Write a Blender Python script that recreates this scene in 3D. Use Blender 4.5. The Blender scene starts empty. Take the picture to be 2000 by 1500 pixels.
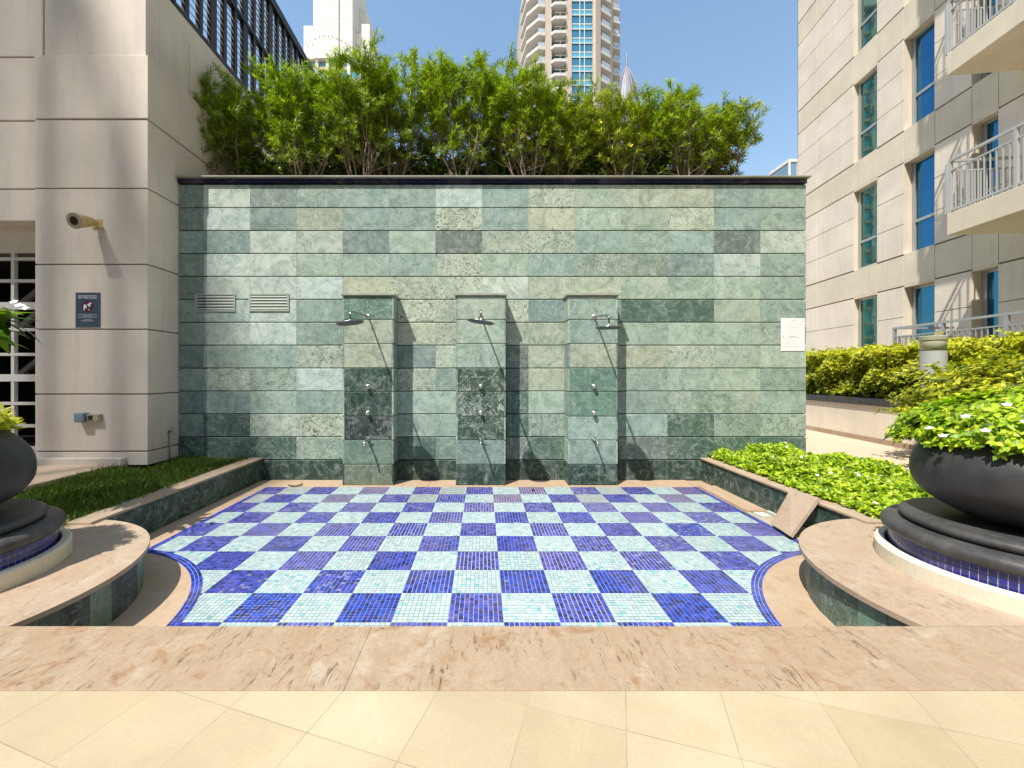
import bpy, math, random
import numpy as np
from mathutils import Vector, Matrix
R = math.radians
PI = math.pi
random.seed(7)
rng = np.random.default_rng(7)
S = bpy.context.scene
C = S.collection

# ------------------------------------------------------------------ camera, sky, sun, exposure
FPX = 821.0; CX = 943.5; CY = 732.0; H = 1.5
cam_d = bpy.data.cameras.new('camera'); cam = bpy.data.objects.new('camera', cam_d); C.objects.link(cam)
cam.location = (0, 0, H); cam.rotation_euler = (R(90), 0, 0)
cam_d.sensor_width = 36; cam_d.lens = FPX/2000*36
cam_d.shift_x = (1000-CX)/2000; cam_d.shift_y = -(750-CY)/2000
cam_d.clip_start = 0.05; cam_d.clip_end = 5000
S.camera = cam
LX, LY, LZ = .235, .31, -.60                      # direction the sunlight travels
elev = math.atan2(-LZ, math.hypot(LX, LY))
w = bpy.data.worlds.new('World'); S.world = w; w.use_nodes = True
nt = w.node_tree; bg = nt.nodes['Background']; sk = nt.nodes.new('ShaderNodeTexSky')
sk.sky_type = 'NISHITA'; sk.sun_disc = False; sk.sun_elevation = elev
sk.sun_rotation = math.atan2(-LX, -LY)
sk.air_density = 1.9; sk.dust_density = 0.7; sk.ozone_density = 4.5
nt.links.new(sk.outputs[0], bg.inputs[0]); bg.inputs[1].default_value = 0.15
sd = bpy.data.lights.new('sun', 'SUN'); sun = bpy.data.objects.new('sun', sd); C.objects.link(sun)
sd.energy = 5.0; sd.angle = R(0.6); sd.color = (1, .945, .87)
sun.rotation_euler = Vector((LX, LY, LZ)).to_track_quat('-Z', 'Y').to_euler()
sun.location = (-5, -7, 14)
S.view_settings.view_transform = 'Standard'; S.view_settings.look = 'None'
S.view_settings.exposure = 0.40; S.view_settings.gamma = 1
S.render.resolution_x = 1024; S.render.resolution_y = 768

def P(px, py, Y):                                  # photograph pixel at depth Y -> point
    return ((px-CX)*Y/FPX, Y, H+(CY-py)*Y/FPX)

# ------------------------------------------------------------------ materials
def lin(r, g, b):
    f = lambda c: (c/255/12.92) if c/255 <= .04045 else ((c/255+.055)/1.055)**2.4
    return (f(r), f(g), f(b), 1)
class N:
    """small node-tree helper"""
    def __init__(s, name):
        s.m = bpy.data.materials.new(name); s.m.use_nodes = True
        s.t = s.m.node_tree; s.b = s.t.nodes['Principled BSDF']; s.out = s.t.nodes['Material Output']
    def n(s, typ, **k):
        o = s.t.nodes.new(typ)
        for a, v in k.items():
            if a.startswith('i_'): o.inputs[a[2:].replace('_', ' ')].default_value = v
            else: setattr(o, a, v)
        return o
    def l(s, a, b): s.t.links.new(a, b)
    def coords(s, scale=(1, 1, 1), rot=(0, 0, 0), kind='Object'):
        tc = s.n('ShaderNodeTexCoord'); mp = s.n('ShaderNodeMapping')
        mp.inputs['Scale'].default_value = scale; mp.inputs['Rotation'].default_value = rot
        s.l(tc.outputs[kind], mp.inputs['Vector']); return mp.outputs[0]
    def noise(s, vec, scale, detail=4, rough=.55, dist=0.0):
        o = s.n('ShaderNodeTexNoise'); o.inputs['Scale'].default_value = scale
        o.inputs['Detail'].default_value = detail; o.inputs['Roughness'].default_value = rough
        o.inputs['Distortion'].default_value = dist
        if vec is not None: s.l(vec, o.inputs['Vector'])
        return o.outputs['Fac']
    def ramp(s, fac, pts):
        o = s.n('ShaderNodeValToRGB'); e = o.color_ramp.elements
        while len(e) > 2: e.remove(e[-1])
        e[0].position, e[0].color = pts[0][0], pts[0][1]; e[1].position, e[1].color = pts[1][0], pts[1][1]
        for p, c in pts[2:]:
            x = e.new(p); x.color = c
        s.l(fac, o.inputs[0]); return o.outputs[0]
    def mix(s, fac, a, b, mode='MIX'):
        o = s.n('ShaderNodeMix', data_type='RGBA', blend_type=mode)
        for k, v in ((0, fac), (6, a), (7, b)):
            if hasattr(v, 'links'): s.l(v, o.inputs[k])
            else: o.inputs[k].default_value = v
        return o.outputs[2]
    def math(s, op, a, b=0.0):
        o = s.n('ShaderNodeMath', operation=op)
        for k, v in ((0, a), (1, b)):
            if hasattr(v, 'links'): s.l(v, o.inputs[k])
            else: o.inputs[k].default_value = v
        return o.outputs[0]
    def bump(s, h, strength=.3, dist=.01):
        o = s.n('ShaderNodeBump'); o.inputs['Strength'].default_value = strength; o.inputs['Distance'].default_value = dist
        s.l(h, o.inputs['Height']); s.l(o.outputs[0], s.b.inputs['Normal'])
    def fin(s, col=None, rough=.6, metal=0, spec=.5):
        if col is not None:
            if hasattr(col, 'links'): s.l(col, s.b.inputs['Base Color'])
            else: s.b.inputs['Base Color'].default_value = col
        if hasattr(rough, 'links'): s.l(rough, s.b.inputs['Roughness'])
        else: s.b.inputs['Roughness'].default_value = rough
        s.b.inputs['Metallic'].default_value = metal
        s.b.inputs['Specular IOR Level'].default_value = spec
        return s.m
BK = (0, 0, 0, 1); WH = (1, 1, 1, 1)
M = {}
def c4(r, g, b): return (r, g, b, 1)

def simple(name, col, rough=.6, metal=0, var=.12, scale=6, bump=.05):
    m = N(name); v = m.coords()
    n1 = m.noise(v, scale, 5, .6)
    col1 = tuple(c*(1-var) for c in col[:3])+(1,); col2 = tuple(min(1, c*(1+var)) for c in col[:3])+(1,)
    c = m.ramp(n1, [(.3, col1), (.7, col2)])
    if bump: m.bump(m.noise(v, scale*14, 3), bump, .005)
    return m.fin(c, rough, metal)

# verde slate/marble tiles : face tint from "tint", speckle / vein amounts + seed from "kind"
def green_stone():
    m = N('green_marble')
    tint = m.n('ShaderNodeAttribute', attribute_name='tint').outputs['Color']
    kn = m.n('ShaderNodeAttribute', attribute_name='kind')
    sp = m.n('ShaderNodeSeparateColor'); m.l(kn.outputs['Color'], sp.inputs[0])
    tc = m.n('ShaderNodeTexCoord'); va = m.n('ShaderNodeVectorMath', operation='MULTIPLY_ADD')
    m.l(kn.outputs['Color'], va.inputs[0]); va.inputs[1].default_value = (0, 0, 37.0)
    cmb = m.n('ShaderNodeCombineXYZ')
    m.l(m.math('MULTIPLY', sp.outputs[2], 53.0), cmb.inputs[0]); m.l(m.math('MULTIPLY', sp.outputs[2], 31.0), cmb.inputs[1]); m.l(m.math('MULTIPLY', sp.outputs[2], 17.0), cmb.inputs[2])
    ad = m.n('ShaderNodeVectorMath', operation='ADD'); m.l(tc.outputs['Object'], ad.inputs[0]); m.l(cmb.outputs[0], ad.inputs[1])
    v = ad.outputs[0]
    # broad clouds
    cl = m.noise(v, 3.4, 8, .70, 1.6)
    c = m.mix(m.math('MULTIPLY', m.ramp(cl, [(.44, BK), (.60, WH)]), .62), tint, m.mix(1.0, tint, c4(.46, .56, .53), 'MULTIPLY'))
    cl2 = m.noise(v, 5.5, 8, .68, 1.6)
    c = m.mix(m.math('MULTIPLY', m.ramp(cl2, [(.50, BK), (.66, WH)]), .5), c, m.mix(.42, c, c4(.66, .72, .64)))
    # dark flecks (speckled stones)
    fk = m.noise(v, 17, 9, .74, 1.5)
    fm = m.ramp(fk, [(.52, BK), (.60, WH)])
    c = m.mix(m.math('MULTIPLY', fm, sp.outputs[0]), c, c4(.045, .075, .06))
    # pale veins : thin level-set of distorted noise
    def vein(scale, wd, dist):
        a = m.noise(v, scale, 6, .6, dist)
        d = m.math('ABSOLUTE', m.math('SUBTRACT', a, .5))
        return m.ramp(d, [(0, WH), (wd, BK)])
    vv = m.math('MAXIMUM', vein(2.4, .012, 2.2), m.math('MULTIPLY', m.math('MULTIPLY', vein(6.5, .018, 3.0), .8), m.ramp(m.noise(v, 2.2, 3, .6), [(.42, BK), (.60, WH)])))
    c = m.mix(m.math('MULTIPLY', vv, sp.outputs[1]), c, c4(.60, .68, .62))
    dv = vein(3.2, .012, 1.6)
    c = m.mix(m.math('MULTIPLY', dv, .6), c, c4(.05, .08, .075))
    dp = m.ramp(m.noise(v, 4.2, 7, .7, 2.6), [(.60, BK), (.72, WH)])
    c = m.mix(m.math('MULTIPLY', dp, .55), c, m.mix(1.0, c, c4(.30, .38, .36), 'MULTIPLY'))
    # mineral bloom / scale, fine grain
    fg = m.noise(v, 60, 4, .7, .3)
    c = m.mix(.30, c, m.mix(1.0, c, m.ramp(fg, [(.35, c4(.62, .62, .62)), (.65, c4(1.3, 1.3, 1.3))]), 'MULTIPLY'))
    sm = m.noise(m.coords((7, 7, .5)), 3.0, 5, .65, .4)
    c = m.mix(m.math('MULTIPLY', m.ramp(sm, [(.55, BK), (.8, WH)]), .22), c, c4(.55, .6, .52))
    m.bump(m.noise(v, 30, 6, .65), .25, .004)
    return m.fin(c, m.ramp(cl2, [(.3, c4(.42, .42, .42)), (.7, c4(.62, .62, .62))]), 0, .35)
M['green'] = green_stone()
M['grout'] = simple('pale_grout', c4(.50, .54, .47), .9)
M['groove'] = simple('dark_groove', c4(.06, .07, .06), .9)

def travertine(name, base, dark, rust, streak=(14, 1.1, 6), amt=.6, stain=.35):
    m = N(name); v = m.coords(streak); v0 = m.coords()
    def bl(v_, sc, lo, hi, det=7, dist=.8, ro=.66): return m.ramp(m.noise(v_, sc, det, ro, dist), [(lo, BK), (hi, WH)])
    a = m.noise(v, .9, 8, .70, 1.6)
    c = m.ramp(a, [(.28, tuple(x*.8+y*.2 for x, y in zip(base[:3], dark[:3]))+(1,)), (.48, base), (.75, tuple(min(1, x*1.12) for x in base[:3])+(1,))])
    c = m.mix(m.math('MULTIPLY', bl(v0, 2.1, .46, .66, 7, 1.2), .75*amt), c, tuple(x*.55+y*.45 for x, y in zip(base[:3], rust[:3]))+(1,))
    c = m.mix(m.math('MULTIPLY', bl(v0, 6.5, .55, .68, 8, 1.5), .8*amt), c, rust)
    c = m.mix(m.math('MULTIPLY', bl(v0, 3.4, .56, .66, 6, 1.0), .45), c, c4(.50, .44, .35))
    pit = m.math('MULTIPLY', bl(v, 5.0, .555, .62, 9, .8, .76), bl(v0, 2.4, .44, .58, 4, .6))
    c = m.mix(m.math('MULTIPLY', pit, min(1, stain)), c, tuple(x*.5 for x in dark[:3])+(1,))
    pit2 = m.math('MULTIPLY', bl(v0, 42, .60, .66, 6, .4, .75), bl(v0, 1.3, .44, .62, 4, .6))
    c = m.mix(m.math('MULTIPLY', pit2, min(1, stain*.9)), c, tuple(x*.6 for x in dark[:3])+(1,))
    fg = m.noise(v0, 95, 4, .7)
    c = m.mix(.35, c, m.mix(1.0, c, m.ramp(fg, [(.35, c4(.7, .68, .66)), (.65, c4(1.2, 1.2, 1.2))]), 'MULTIPLY'))
    m.bump(m.math('SUBTRACT', m.math('MULTIPLY', fg, .4), m.math('ADD', pit, pit2)), .35, .004)
    return m.fin(c, .62, 0, .3)
M['trav'] = travertine('rusty_travertine', c4(.385, .295, .20), c4(.16, .10, .065), c4(.29, .15, .065), (9, 1.6, 6), amt=.9, stain=.75)
M['cap'] = travertine('sandstone_capping', c4(.42, .33, .24), c4(.30, .21, .14), c4(.36, .21, .11), (6, 1.6, 5), .75, .7)
M['floor_stone'] = travertine('pool_edge_stone', c4(.44, .33, .225), c4(.31, .21, .14), c4(.38, .21, .10), (5, 2, 5), .6, .35)

def deck_tiles():
    m = N('cream_paving')
    v = m.coords((1, 1, 1), (0, 0, R(0)))
    tc = m.n('ShaderNodeTexCoord'); mp = m.n('ShaderNodeMapping', vector_type='POINT')
    mp.inputs['Rotation'].default_value = (0, 0, R(18)); mp.inputs['Location'].default_value = (-.0216+.34*20, -1.500+.34*20, 0)
    m.l(tc.outputs['Object'], mp.inputs[0])
    br = m.n('ShaderNodeTexBrick'); br.offset = 0; br.squash = 1
    br.inputs['Scale'].default_value = 1; br.inputs['Brick Width'].default_value = .34; br.inputs['Row Height'].default_value = .34
    br.inputs['Mortar Size'].default_value = .0016; br.inputs['Mortar Smooth'].default_value = .3; br.inputs['Bias'].default_value = 0
    br.inputs['Color1'].default_value = c4(.455, .375, .245); br.inputs['Color2'].default_value = c4(.515, .44, .30)
    br.inputs['Mortar'].default_value = c4(.26, .21, .14)
    m.l(mp.outputs[0], br.inputs[0])
    a = m.noise(v, 1.8, 7, .6, .5)
    c = m.mix(1.0, br.outputs['Color'], m.ramp(a, [(.3, c4(.86, .84, .80)), (.7, c4(1.08, 1.07, 1.05))]), 'MULTIPLY')
    b = m.noise(v, 9, 6, .7, 1)
    c = m.mix(m.math('MULTIPLY', m.ramp(b, [(.55, BK), (.75, WH)]), .25), c, c4(.52, .36, .20))
    wj = m.ramp(m.noise(v, 1.3, 4, .6), [(.40, WH), (.62, BK)])
    c = m.mix(m.math('MULTIPLY', m.math('MULTIPLY', wj, br.outputs['Fac']), .8), c, c4(.46, .37, .24))
    sp2 = m.ramp(m.noise(v, 38, 6, .75), [(.66, BK), (.72, WH)])
    c = m.mix(m.math('MULTIPLY', sp2, .35), c, c4(.30, .22, .13))
    f = m.noise(v, 120, 3, .7)
    c = m.mix(.3, c, m.mix(1.0, c, m.ramp(f, [(.3, c4(.75, .75, .75)), (.7, c4(1.15, 1.15, 1.15))]), 'MULTIPLY'))
    h = m.math('SUBTRACT', m.math('MULTIPLY', f, .3), br.outputs['Fac'])
    m.bump(h, .35, .004)
    return m.fin(c, .5, 0, .35)
M['deck'] = deck_tiles()
M['paving'] = travertine('side_paving', c4(.62, .48, .34), c4(.50, .37, .25), c4(.52, .36, .22), (2, 2, 2), .3, .1)

def facade(name, col, joints=False):
    m = N(name); v = m.coords()
    a = m.noise(v, .9, 6, .6, .4)
    c = m.ramp(a, [(.3, tuple(x*.88 for x in col[:3])+(1,)), (.7, tuple(min(1, x*1.08) for x in col[:3])+(1,))])
    st = m.noise(m.coords((5, 5, .45)), 1.6, 6, .65, .3)
    c = m.mix(m.math('MULTIPLY', m.ramp(st, [(.52, BK), (.72, WH)]), .32), c, tuple(x*.68 for x in col[:3])+(1,))
    f = m.noise(v, 75, 4, .75)
    c = m.mix(.28, c, m.mix(1.0, c, m.ramp(f, [(.35, c4(.68, .67, .65)), (.65, c4(1.22, 1.22, 1.22))]), 'MULTIPLY'))
    m.bump(f, .2, .003)
    return m.fin(c, .85, 0, .2)
M['beige'] = facade('beige_precast', c4(.72, .645, .555))
M['beige2'] = facade('pinkish_beige_panel', c4(.76, .67, .56))
M['band'] = facade('sandy_band', c4(.70, .62, .48))
M['cream'] = facade('cream_render', c4(.74, .66, .53))
M['creamring'] = facade('cream_ring_stone', c4(.74, .68, .54))
M['white'] = simple('white_paint', c4(.74, .72, .66), .5, 0, .05, 4, .0)
M['alu'] = simple('grey_aluminium', c4(.42, .43, .43), .35, .5, .06, 3, 0)
M['chrome'] = simple('chrome', c4(.78, .78, .78), .12, 1, .06, 20, 0)
M['chrome_old'] = simple('limescaled_chrome', c4(.50, .48, .45), .3, .9, .25, 60, .3)
M['dark_chrome'] = simple('tarnished_chrome', c4(.30, .30, .30), .22, .95, .2, 25, .05)
M['rubber'] = simple('grey_nozzle_rubber', c4(.07, .07, .07), .6, 0, .1, 40, .2)
M['chrome_mid'] = simple('worn_chrome', c4(.62, .56, .50), .28, .8, .25, 60, .2)
M['rail'] = simple('pale_grey_railing', c4(.46, .46, .44), .45, .2, .05, 4, 0)
M['steel'] = simple('brushed_steel', c4(.55, .55, .53), .3, .9, .08, 20, 0)
M['lattice'] = simple('dark_bronze_metal', c4(.030, .024, .019), .45, .4, .2, 3, 0)
M['darkroom'] = simple('dark_interior', c4(.004, .004, .005), .9, 0, .1, 6, 0)
def dusty(name, col, dust, rough, amt=.5):
    m = N(name); v0 = m.coords(); vs = m.coords((9, 9, .8))
    d1 = m.ramp(m.noise(v0, 3.5, 7, .7, .6), [(.42, BK), (.75, WH)]); d2 = m.ramp(m.noise(vs, 1.6, 6, .7, .3), [(.50, BK), (.72, WH)])
    sc = m.ramp(m.noise(v0, 30, 8, .75, 2.0), [(.60, BK), (.66, WH)])
    c = m.mix(m.math('MULTIPLY', m.math('ADD', m.math('MULTIPLY', d1, .5), m.math('MULTIPLY', d2, .5)), amt), col, dust)
    c = m.mix(m.math('MULTIPLY', sc, .3), c, dust)
    m.bump(m.noise(v0, 60, 5, .7), .15, .003)
    return m.fin(c, m.ramp(d1, [(0, (rough,)*3+(1,)), (1, (min(1, rough+.25),)*3+(1,))]), 0, .4)
M['pot'] = dusty('charcoal_planter', c4(.026, .026, .029), c4(.12, .115, .10), .42, .40)
M['plate'] = dusty('grey_black_stone', c4(.045, .045, .046), c4(.20, .19, .17), .40, .55)
M['soil'] = simple('soil', c4(.05, .035, .022), .95, 0, .3, 20, .6)
M['blackcap'] = simple('black_tile_capping', c4(.03, .03, .035), .4, 0, .3, 8, .1)
M['bark'] = simple('pale_bark', c4(.26, .20, .14), .85, 0, .3, 30, .5)
M['twig'] = simple('brown_twig', c4(.17, .12, .08), .85, 0, .3, 30, .3)
M['yellowlamp'] = simple('weathered_yellow_paint', c4(.52, .38, .15), .5, 0, .25, 14, .2)
M['lens'] = simple('dark_lens', c4(.03, .025, .015), .15)
M['bluebox'] = simple('blue_grey_plastic', c4(.17, .23, .28), .5)
M['beigebox'] = simple('beige_plastic', c4(.38, .34, .24), .5)
M['signblue'] = simple('slate_blue_sign', c4(.055, .085, .115), .35, 0, .05, 4, 0)
M['signwhite'] = simple('white_print', c4(.75, .76, .78), .5, 0, .03, 4, 0)
M['maroon'] = simple('maroon_print', c4(.10, .02, .04), .4, 0, .05, 4, 0)
M['ventpaint'] = simple('grey_green_vent_paint', c4(.33, .38, .32), .6, 0, .1, 10, 0)
M['paper'] = simple('laminated_paper', c4(.86, .86, .84), .35, 0, .02, 4, 0)
M['ink'] = simple('grey_ink', c4(.22, .22, .22), .6, 0, .05, 4, 0)
M['petal'] = simple('white_petal', c4(.85, .84, .80), .6, 0, .04, 10, 0)
M['pinkpetal'] = simple('pink_petal', c4(.75, .22, .42), .6, 0, .1, 10, 0)
M['yellowpetal'] = simple('yellow_petal', c4(.85, .80, .08), .5, 0, .1, 10, 0)
M['towerwhite'] = facade('tower_white_stone', c4(.72, .67, .60))
M['towerbeige'] = facade('tower_beige_stone', c4(.50, .41, .33))
M['towerside'] = facade('tower_grey_side', c4(.46, .41, .36))
M['domegrey'] = simple('dome_grey_metal', c4(.17, .17, .19), .5, .2, .1, .5, 0)

def vc(name, rough=.5, bumpn=0, spec=.5):
    m = N(name); a = m.n('ShaderNodeAttribute', attribute_name='tint').outputs['Color']
    v = m.coords(); f = m.noise(v, 90, 3, .7)
    c = m.mix(.35, a, m.mix(1.0, a, m.ramp(f, [(.3, c4(.7, .7, .7)), (.7, c4(1.25, 1.25, 1.25))]), 'MULTIPLY'))
    d = m.ramp(m.noise(v, 1.6, 6, .65, .8), [(.50, BK), (.74, WH)])
    c = m.mix(m.math('MULTIPLY', d, .22), c, c4(.48, .42, .36))
    return m.fin(c, rough, 0, spec)
M['mosaic'] = vc('glass_mosaic', .22)

def leafmat(name, rough=.45, trans=.35):
    m = N(name); a = m.n('ShaderNodeAttribute', attribute_name='tint').outputs['Color']
    m.fin(a, rough, 0, .4)
    t = m.n('ShaderNodeBsdfTranslucent'); m.l(m.mix(1.0, a, c4(1.5, 1.6, .6), 'MULTIPLY'), t.inputs[0])
    x = m.n('ShaderNodeMixShader'); x.inputs[0].default_value = trans
    m.l(m.b.outputs[0], x.inputs[1]); m.l(t.outputs[0], x.inputs[2]); m.l(x.outputs[0], m.out.inputs[0])
    return m.m
M['leaf'] = leafmat('leaf', .42, .38)
M['gloss_leaf'] = leafmat('glossy_leaf', .3, .3)

def glass(name, col, rough=.03, metal=.85):
    m = N(name); v = m.coords()
    m.bump(m.noise(v, 1.3, 3), .035, .05)
    return m.fin(col, rough, metal, .5)
M['glass_green'] = glass('green_tinted_glass', c4(.09, .20, .18))
M['glass_blue'] = glass('sky_reflection_glass', c4(.035, .17, .34))  # deep blue of the reflected sky put into the glass colour
M['glass_teal'] = glass('teal_tower_glass', c4(.22, .55, .60), .08, .7)
M['balu'] = glass('grey_balustrade', c4(.45, .48, .50), .2, .2)
M['glass_teal_dark'] = glass('dark_teal_tower_glass', c4(.10, .28, .34), .08, .7)

# ------------------------------------------------------------------ mesh + scene helpers
class MB:
    def __init__(s): s.v = []; s.f = []; s.t = []; s.k = []; s.mi = []
    def face(s, pts, tint=None, kind=None, mi=0):
        n = len(s.v); s.v += [tuple(p) for p in pts]; s.f.append(tuple(range(n, n+len(pts))))
        s.t.append(tint); s.k.append(kind); s.mi.append(mi)
    def box(s, x0, x1, y0, y1, z0, z1, tint=None, kind=None, mi=0, skip=''):
        if x0 > x1: x0, x1 = x1, x0
        if y0 > y1: y0, y1 = y1, y0
        if z0 > z1: z0, z1 = z1, z0
        n = len(s.v)
        s.v += [(x0,y0,z0),(x1,y0,z0),(x1,y1,z0),(x0,y1,z0),(x0,y0,z1),(x1,y0,z1),(x1,y1,z1),(x0,y1,z1)]
        fs = {'b':(0,3,2,1),'t':(4,5,6,7),'f':(0,1,5,4),'k':(2,3,7,6),'l':(3,0,4,7),'r':(1,2,6,5)}
        for key, q in fs.items():
            if key in skip: continue
            s.f.append(tuple(n+i for i in q)); s.t.append(tint); s.k.append(kind); s.mi.append(mi)
        return s
    def bar(s, a, b, wd, ht=None, mi=0):
        """square bar from a to b"""
        a = Vector(a); b = Vector(b); d = (b-a).normalized(); ht = ht or wd
        up = Vector((0, 0, 1)) if abs(d.z) < .95 else Vector((0, 1, 0))
        r = d.cross(up).normalized()*wd/2; u = r.normalized().cross(d).normalized()*ht/2
        n = len(s.v)
        for c in (a, b): s.v += [tuple(c-r-u), tuple(c+r-u), tuple(c+r+u), tuple(c-r+u)]
        for q in ((0,1,2,3),(7,6,5,4),(0,4,5,1),(1,5,6,2),(2,6,7,3),(3,7,4,0)):
            s.f.append(tuple(n+i for i in q)); s.t.append(None); s.k.append(None); s.mi.append(mi)
        return s
    def tube(s, pts, rad, seg=10, mi=0, caps=True):
        pts = [Vector(p) for p in pts]
        rads = rad if hasattr(rad, '__len__') else [rad]*len(pts)
        n0 = len(s.v); prev = None
        for i, p in enumerate(pts):
            d = (pts[min(i+1, len(pts)-1)]-pts[max(i-1, 0)]).normalized()
            if prev is None:
                up = Vector((0, 0, 1)) if abs(d.z) < .9 else Vector((1, 0, 0)); a = d.cross(up).normalized()
            else: a = (prev-d*prev.dot(d)).normalized()
            prev = a; b = d.cross(a)
            for k in range(seg):
                t = 2*PI*k/seg; s.v.append(tuple(p+(a*math.cos(t)+b*math.sin(t))*rads[i]))
        for i in range(len(pts)-1):
            for k in range(seg):
                s.f.append((n0+i*seg+k, n0+i*seg+(k+1) % seg, n0+(i+1)*seg+(k+1) % seg, n0+(i+1)*seg+k)); s.t.append(None); s.k.append(None); s.mi.append(mi)
        if caps:
            s.f.append(tuple(n0+k for k in range(seg))[::-1]); s.f.append(tuple(n0+(len(pts)-1)*seg+k for k in range(seg)))
            s.t += [None, None]; s.k += [None, None]; s.mi += [mi, mi]
        return s
    def lathe(s, prof, seg=48, mi=0, a0=0, a1=2*PI, cx=0, cy=0, tintf=None):
        n0 = len(s.v); full = abs(a1-a0-2*PI) < 1e-6; cols = seg if full else seg+1
        for r, z in prof:
            for k in range(cols):
                t = a0+(a1-a0)*k/seg; s.v.append((cx+r*math.cos(t), cy+r*math.sin(t), z))
        for i in range(len(prof)-1):
            for k in range(seg):
                k2 = (k+1) % cols
                s.f.append((n0+i*cols+k, n0+i*cols+k2, n0+(i+1)*cols+k2, n0+(i+1)*cols+k))
                s.t.append(tintf(i, k) if tintf else None); s.k.append(None); s.mi.append(mi)
        return s
    def build(s, name, mat, parent=None, loc=(0, 0, 0), rot=(0, 0, 0), smooth=False, bevel=0):
        me = bpy.data.meshes.new(name); me.from_pydata(s.v, [], s.f)
        mats = mat if isinstance(mat, (list, tuple)) else [mat]
        for m_ in mats: me.materials.append(m_)
        if any(s.mi): me.polygons.foreach_set('material_index', s.mi)
        for attr, dat in (('tint', s.t), ('kind', s.k)):
            if any(d is not None for d in dat):
                at = me.color_attributes.new(attr, 'FLOAT_COLOR', 'CORNER'); arr = []
                for f, d in zip(s.f, dat):
                    d = d or (.5, .5, .5); arr += [d[0], d[1], d[2], 1.0]*len(f)
                at.data.foreach_set('color', arr)
        if smooth: me.polygons.foreach_set('use_smooth', [True]*len(me.polygons))
        me.update()
        o = bpy.data.objects.new(name, me); C.objects.link(o); o.location = loc; o.rotation_euler = rot
        if parent: o.parent = parent
        if bevel:
            b = o.modifiers.new('bevel', 'BEVEL'); b.width = bevel; b.segments = 2; b.limit_method = 'ANGLE'; b.angle_limit = R(40)
        if smooth == 'auto' or smooth is True:
            pass
        return o
def tag(o, label=None, cat=None, group=None, kind=None):
    if label: o['label'] = label
    if cat: o['category'] = cat
    if group: o['group'] = group
    if kind: o['kind'] = kind
    return o
def thing(name, label, cat, loc=(0, 0, 0), rz=0, group=None):
    o = bpy.data.objects.new(name, None); C.objects.link(o); o.location = loc; o.rotation_euler = (0, 0, rz)
    o.empty_display_size = .1
    return tag(o, label, cat, group)
def copy_tree(o, parent=None):
    c = o.copy(); C.objects.link(c)
    if parent: c.parent = parent
    for ch in list(o.children): copy_tree(ch, c)
    return c
def text(body, name, size, mat, parent, loc, rot=(PI/2, 0, 0), align='CENTER', extr=.0006, sx=1.0):
    cu = bpy.data.curves.new(name, 'FONT'); cu.body = body; cu.size = size; cu.align_x = align; cu.align_y = 'CENTER'; cu.extrude = extr
    cu.materials.append(mat); o = bpy.data.objects.new(name, cu); C.objects.link(o)
    bpy.context.view_layer.update()
    me = bpy.data.meshes.new_from_object(o.evaluated_get(bpy.context.evaluated_depsgraph_get()))
    bpy.data.objects.remove(o); me.materials.clear(); me.materials.append(mat); o = bpy.data.objects.new(name, me); C.objects.link(o)
    o.location = loc; o.rotation_euler = rot; o.scale = (sx, 1, 1); o.parent = parent; return o

def leaves(name, pos, dirs, nrm, length, width, cols, mat, parent=None, shape='narrow', droop=0.25, loc=(0,0,0)):
    """pos,dirs,nrm: (n,3); each leaf a bent blade; cols (n,3)"""
    n = len(pos); dirs = dirs/np.linalg.norm(dirs, axis=1, keepdims=True)
    side = np.cross(dirs, nrm); side /= np.linalg.norm(side, axis=1, keepdims=True)+1e-9
    up = np.cross(side, dirs)
    L = np.asarray(length).reshape(-1, 1)*np.ones((n, 1)); W = np.asarray(width).reshape(-1, 1)*np.ones((n, 1))
    if shape == 'narrow':
        st = [(0, .25), (.45, 1.0), (1.0, .05)]
    else:
        st = [(0, .18), (.35, .95), (.7, .85), (1.0, .08)]
    rows = []
    for t, wv in st:
        c = pos+dirs*L*t+up*L*(-droop*t*t)
        lift = up*W*wv*.18
        rows += [c-side*W*wv*.5+lift, c+side*W*wv*.5+lift]
    k = len(st); V = np.stack(rows, 1).reshape(-1, 3)       # n * 2k verts
    base = (np.arange(n)*2*k)[:, None, None]
    q = np.array([[2*i, 2*i+1, 2*i+3, 2*i+2] for i in range(k-1)])[None]
    F = (base+q).reshape(-1, 4)
    me = bpy.data.meshes.new(name)
    me.vertices.add(len(V)); me.vertices.foreach_set('co', V.astype(np.float32).ravel())
    me.loops.add(F.size); me.loops.foreach_set('vertex_index', F.astype(np.int32).ravel())
    me.polygons.add(len(F)); me.polygons.foreach_set('loop_start', np.arange(0, F.size, 4, dtype=np.int32))
    me.polygons.foreach_set('loop_total', np.full(len(F), 4, dtype=np.int32))
    me.update(calc_edges=True)
    at = me.color_attributes.new('tint', 'FLOAT_COLOR', 'CORNER')
    cc = np.concatenate([np.repeat(cols, (k-1)*4, axis=0), np.ones((len(F)*4, 1))], 1)
    at.data.foreach_set('color', cc.astype(np.float32).ravel())
    me.materials.append(mat)
    o = bpy.data.objects.new(name, me); C.objects.link(o); o.location = loc
    if parent: o.parent = parent
    return o
def palette(n, cols, wts, jit=.18):
    cols = np.array(cols, float); i = rng.choice(len(cols), n, p=np.array(wts)/sum(wts))
    return cols[i]*(1+rng.normal(0, jit, (n, 1)))
def unit(a): return a/(np.linalg.norm(a, axis=1, keepdims=True)+1e-9)
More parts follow.
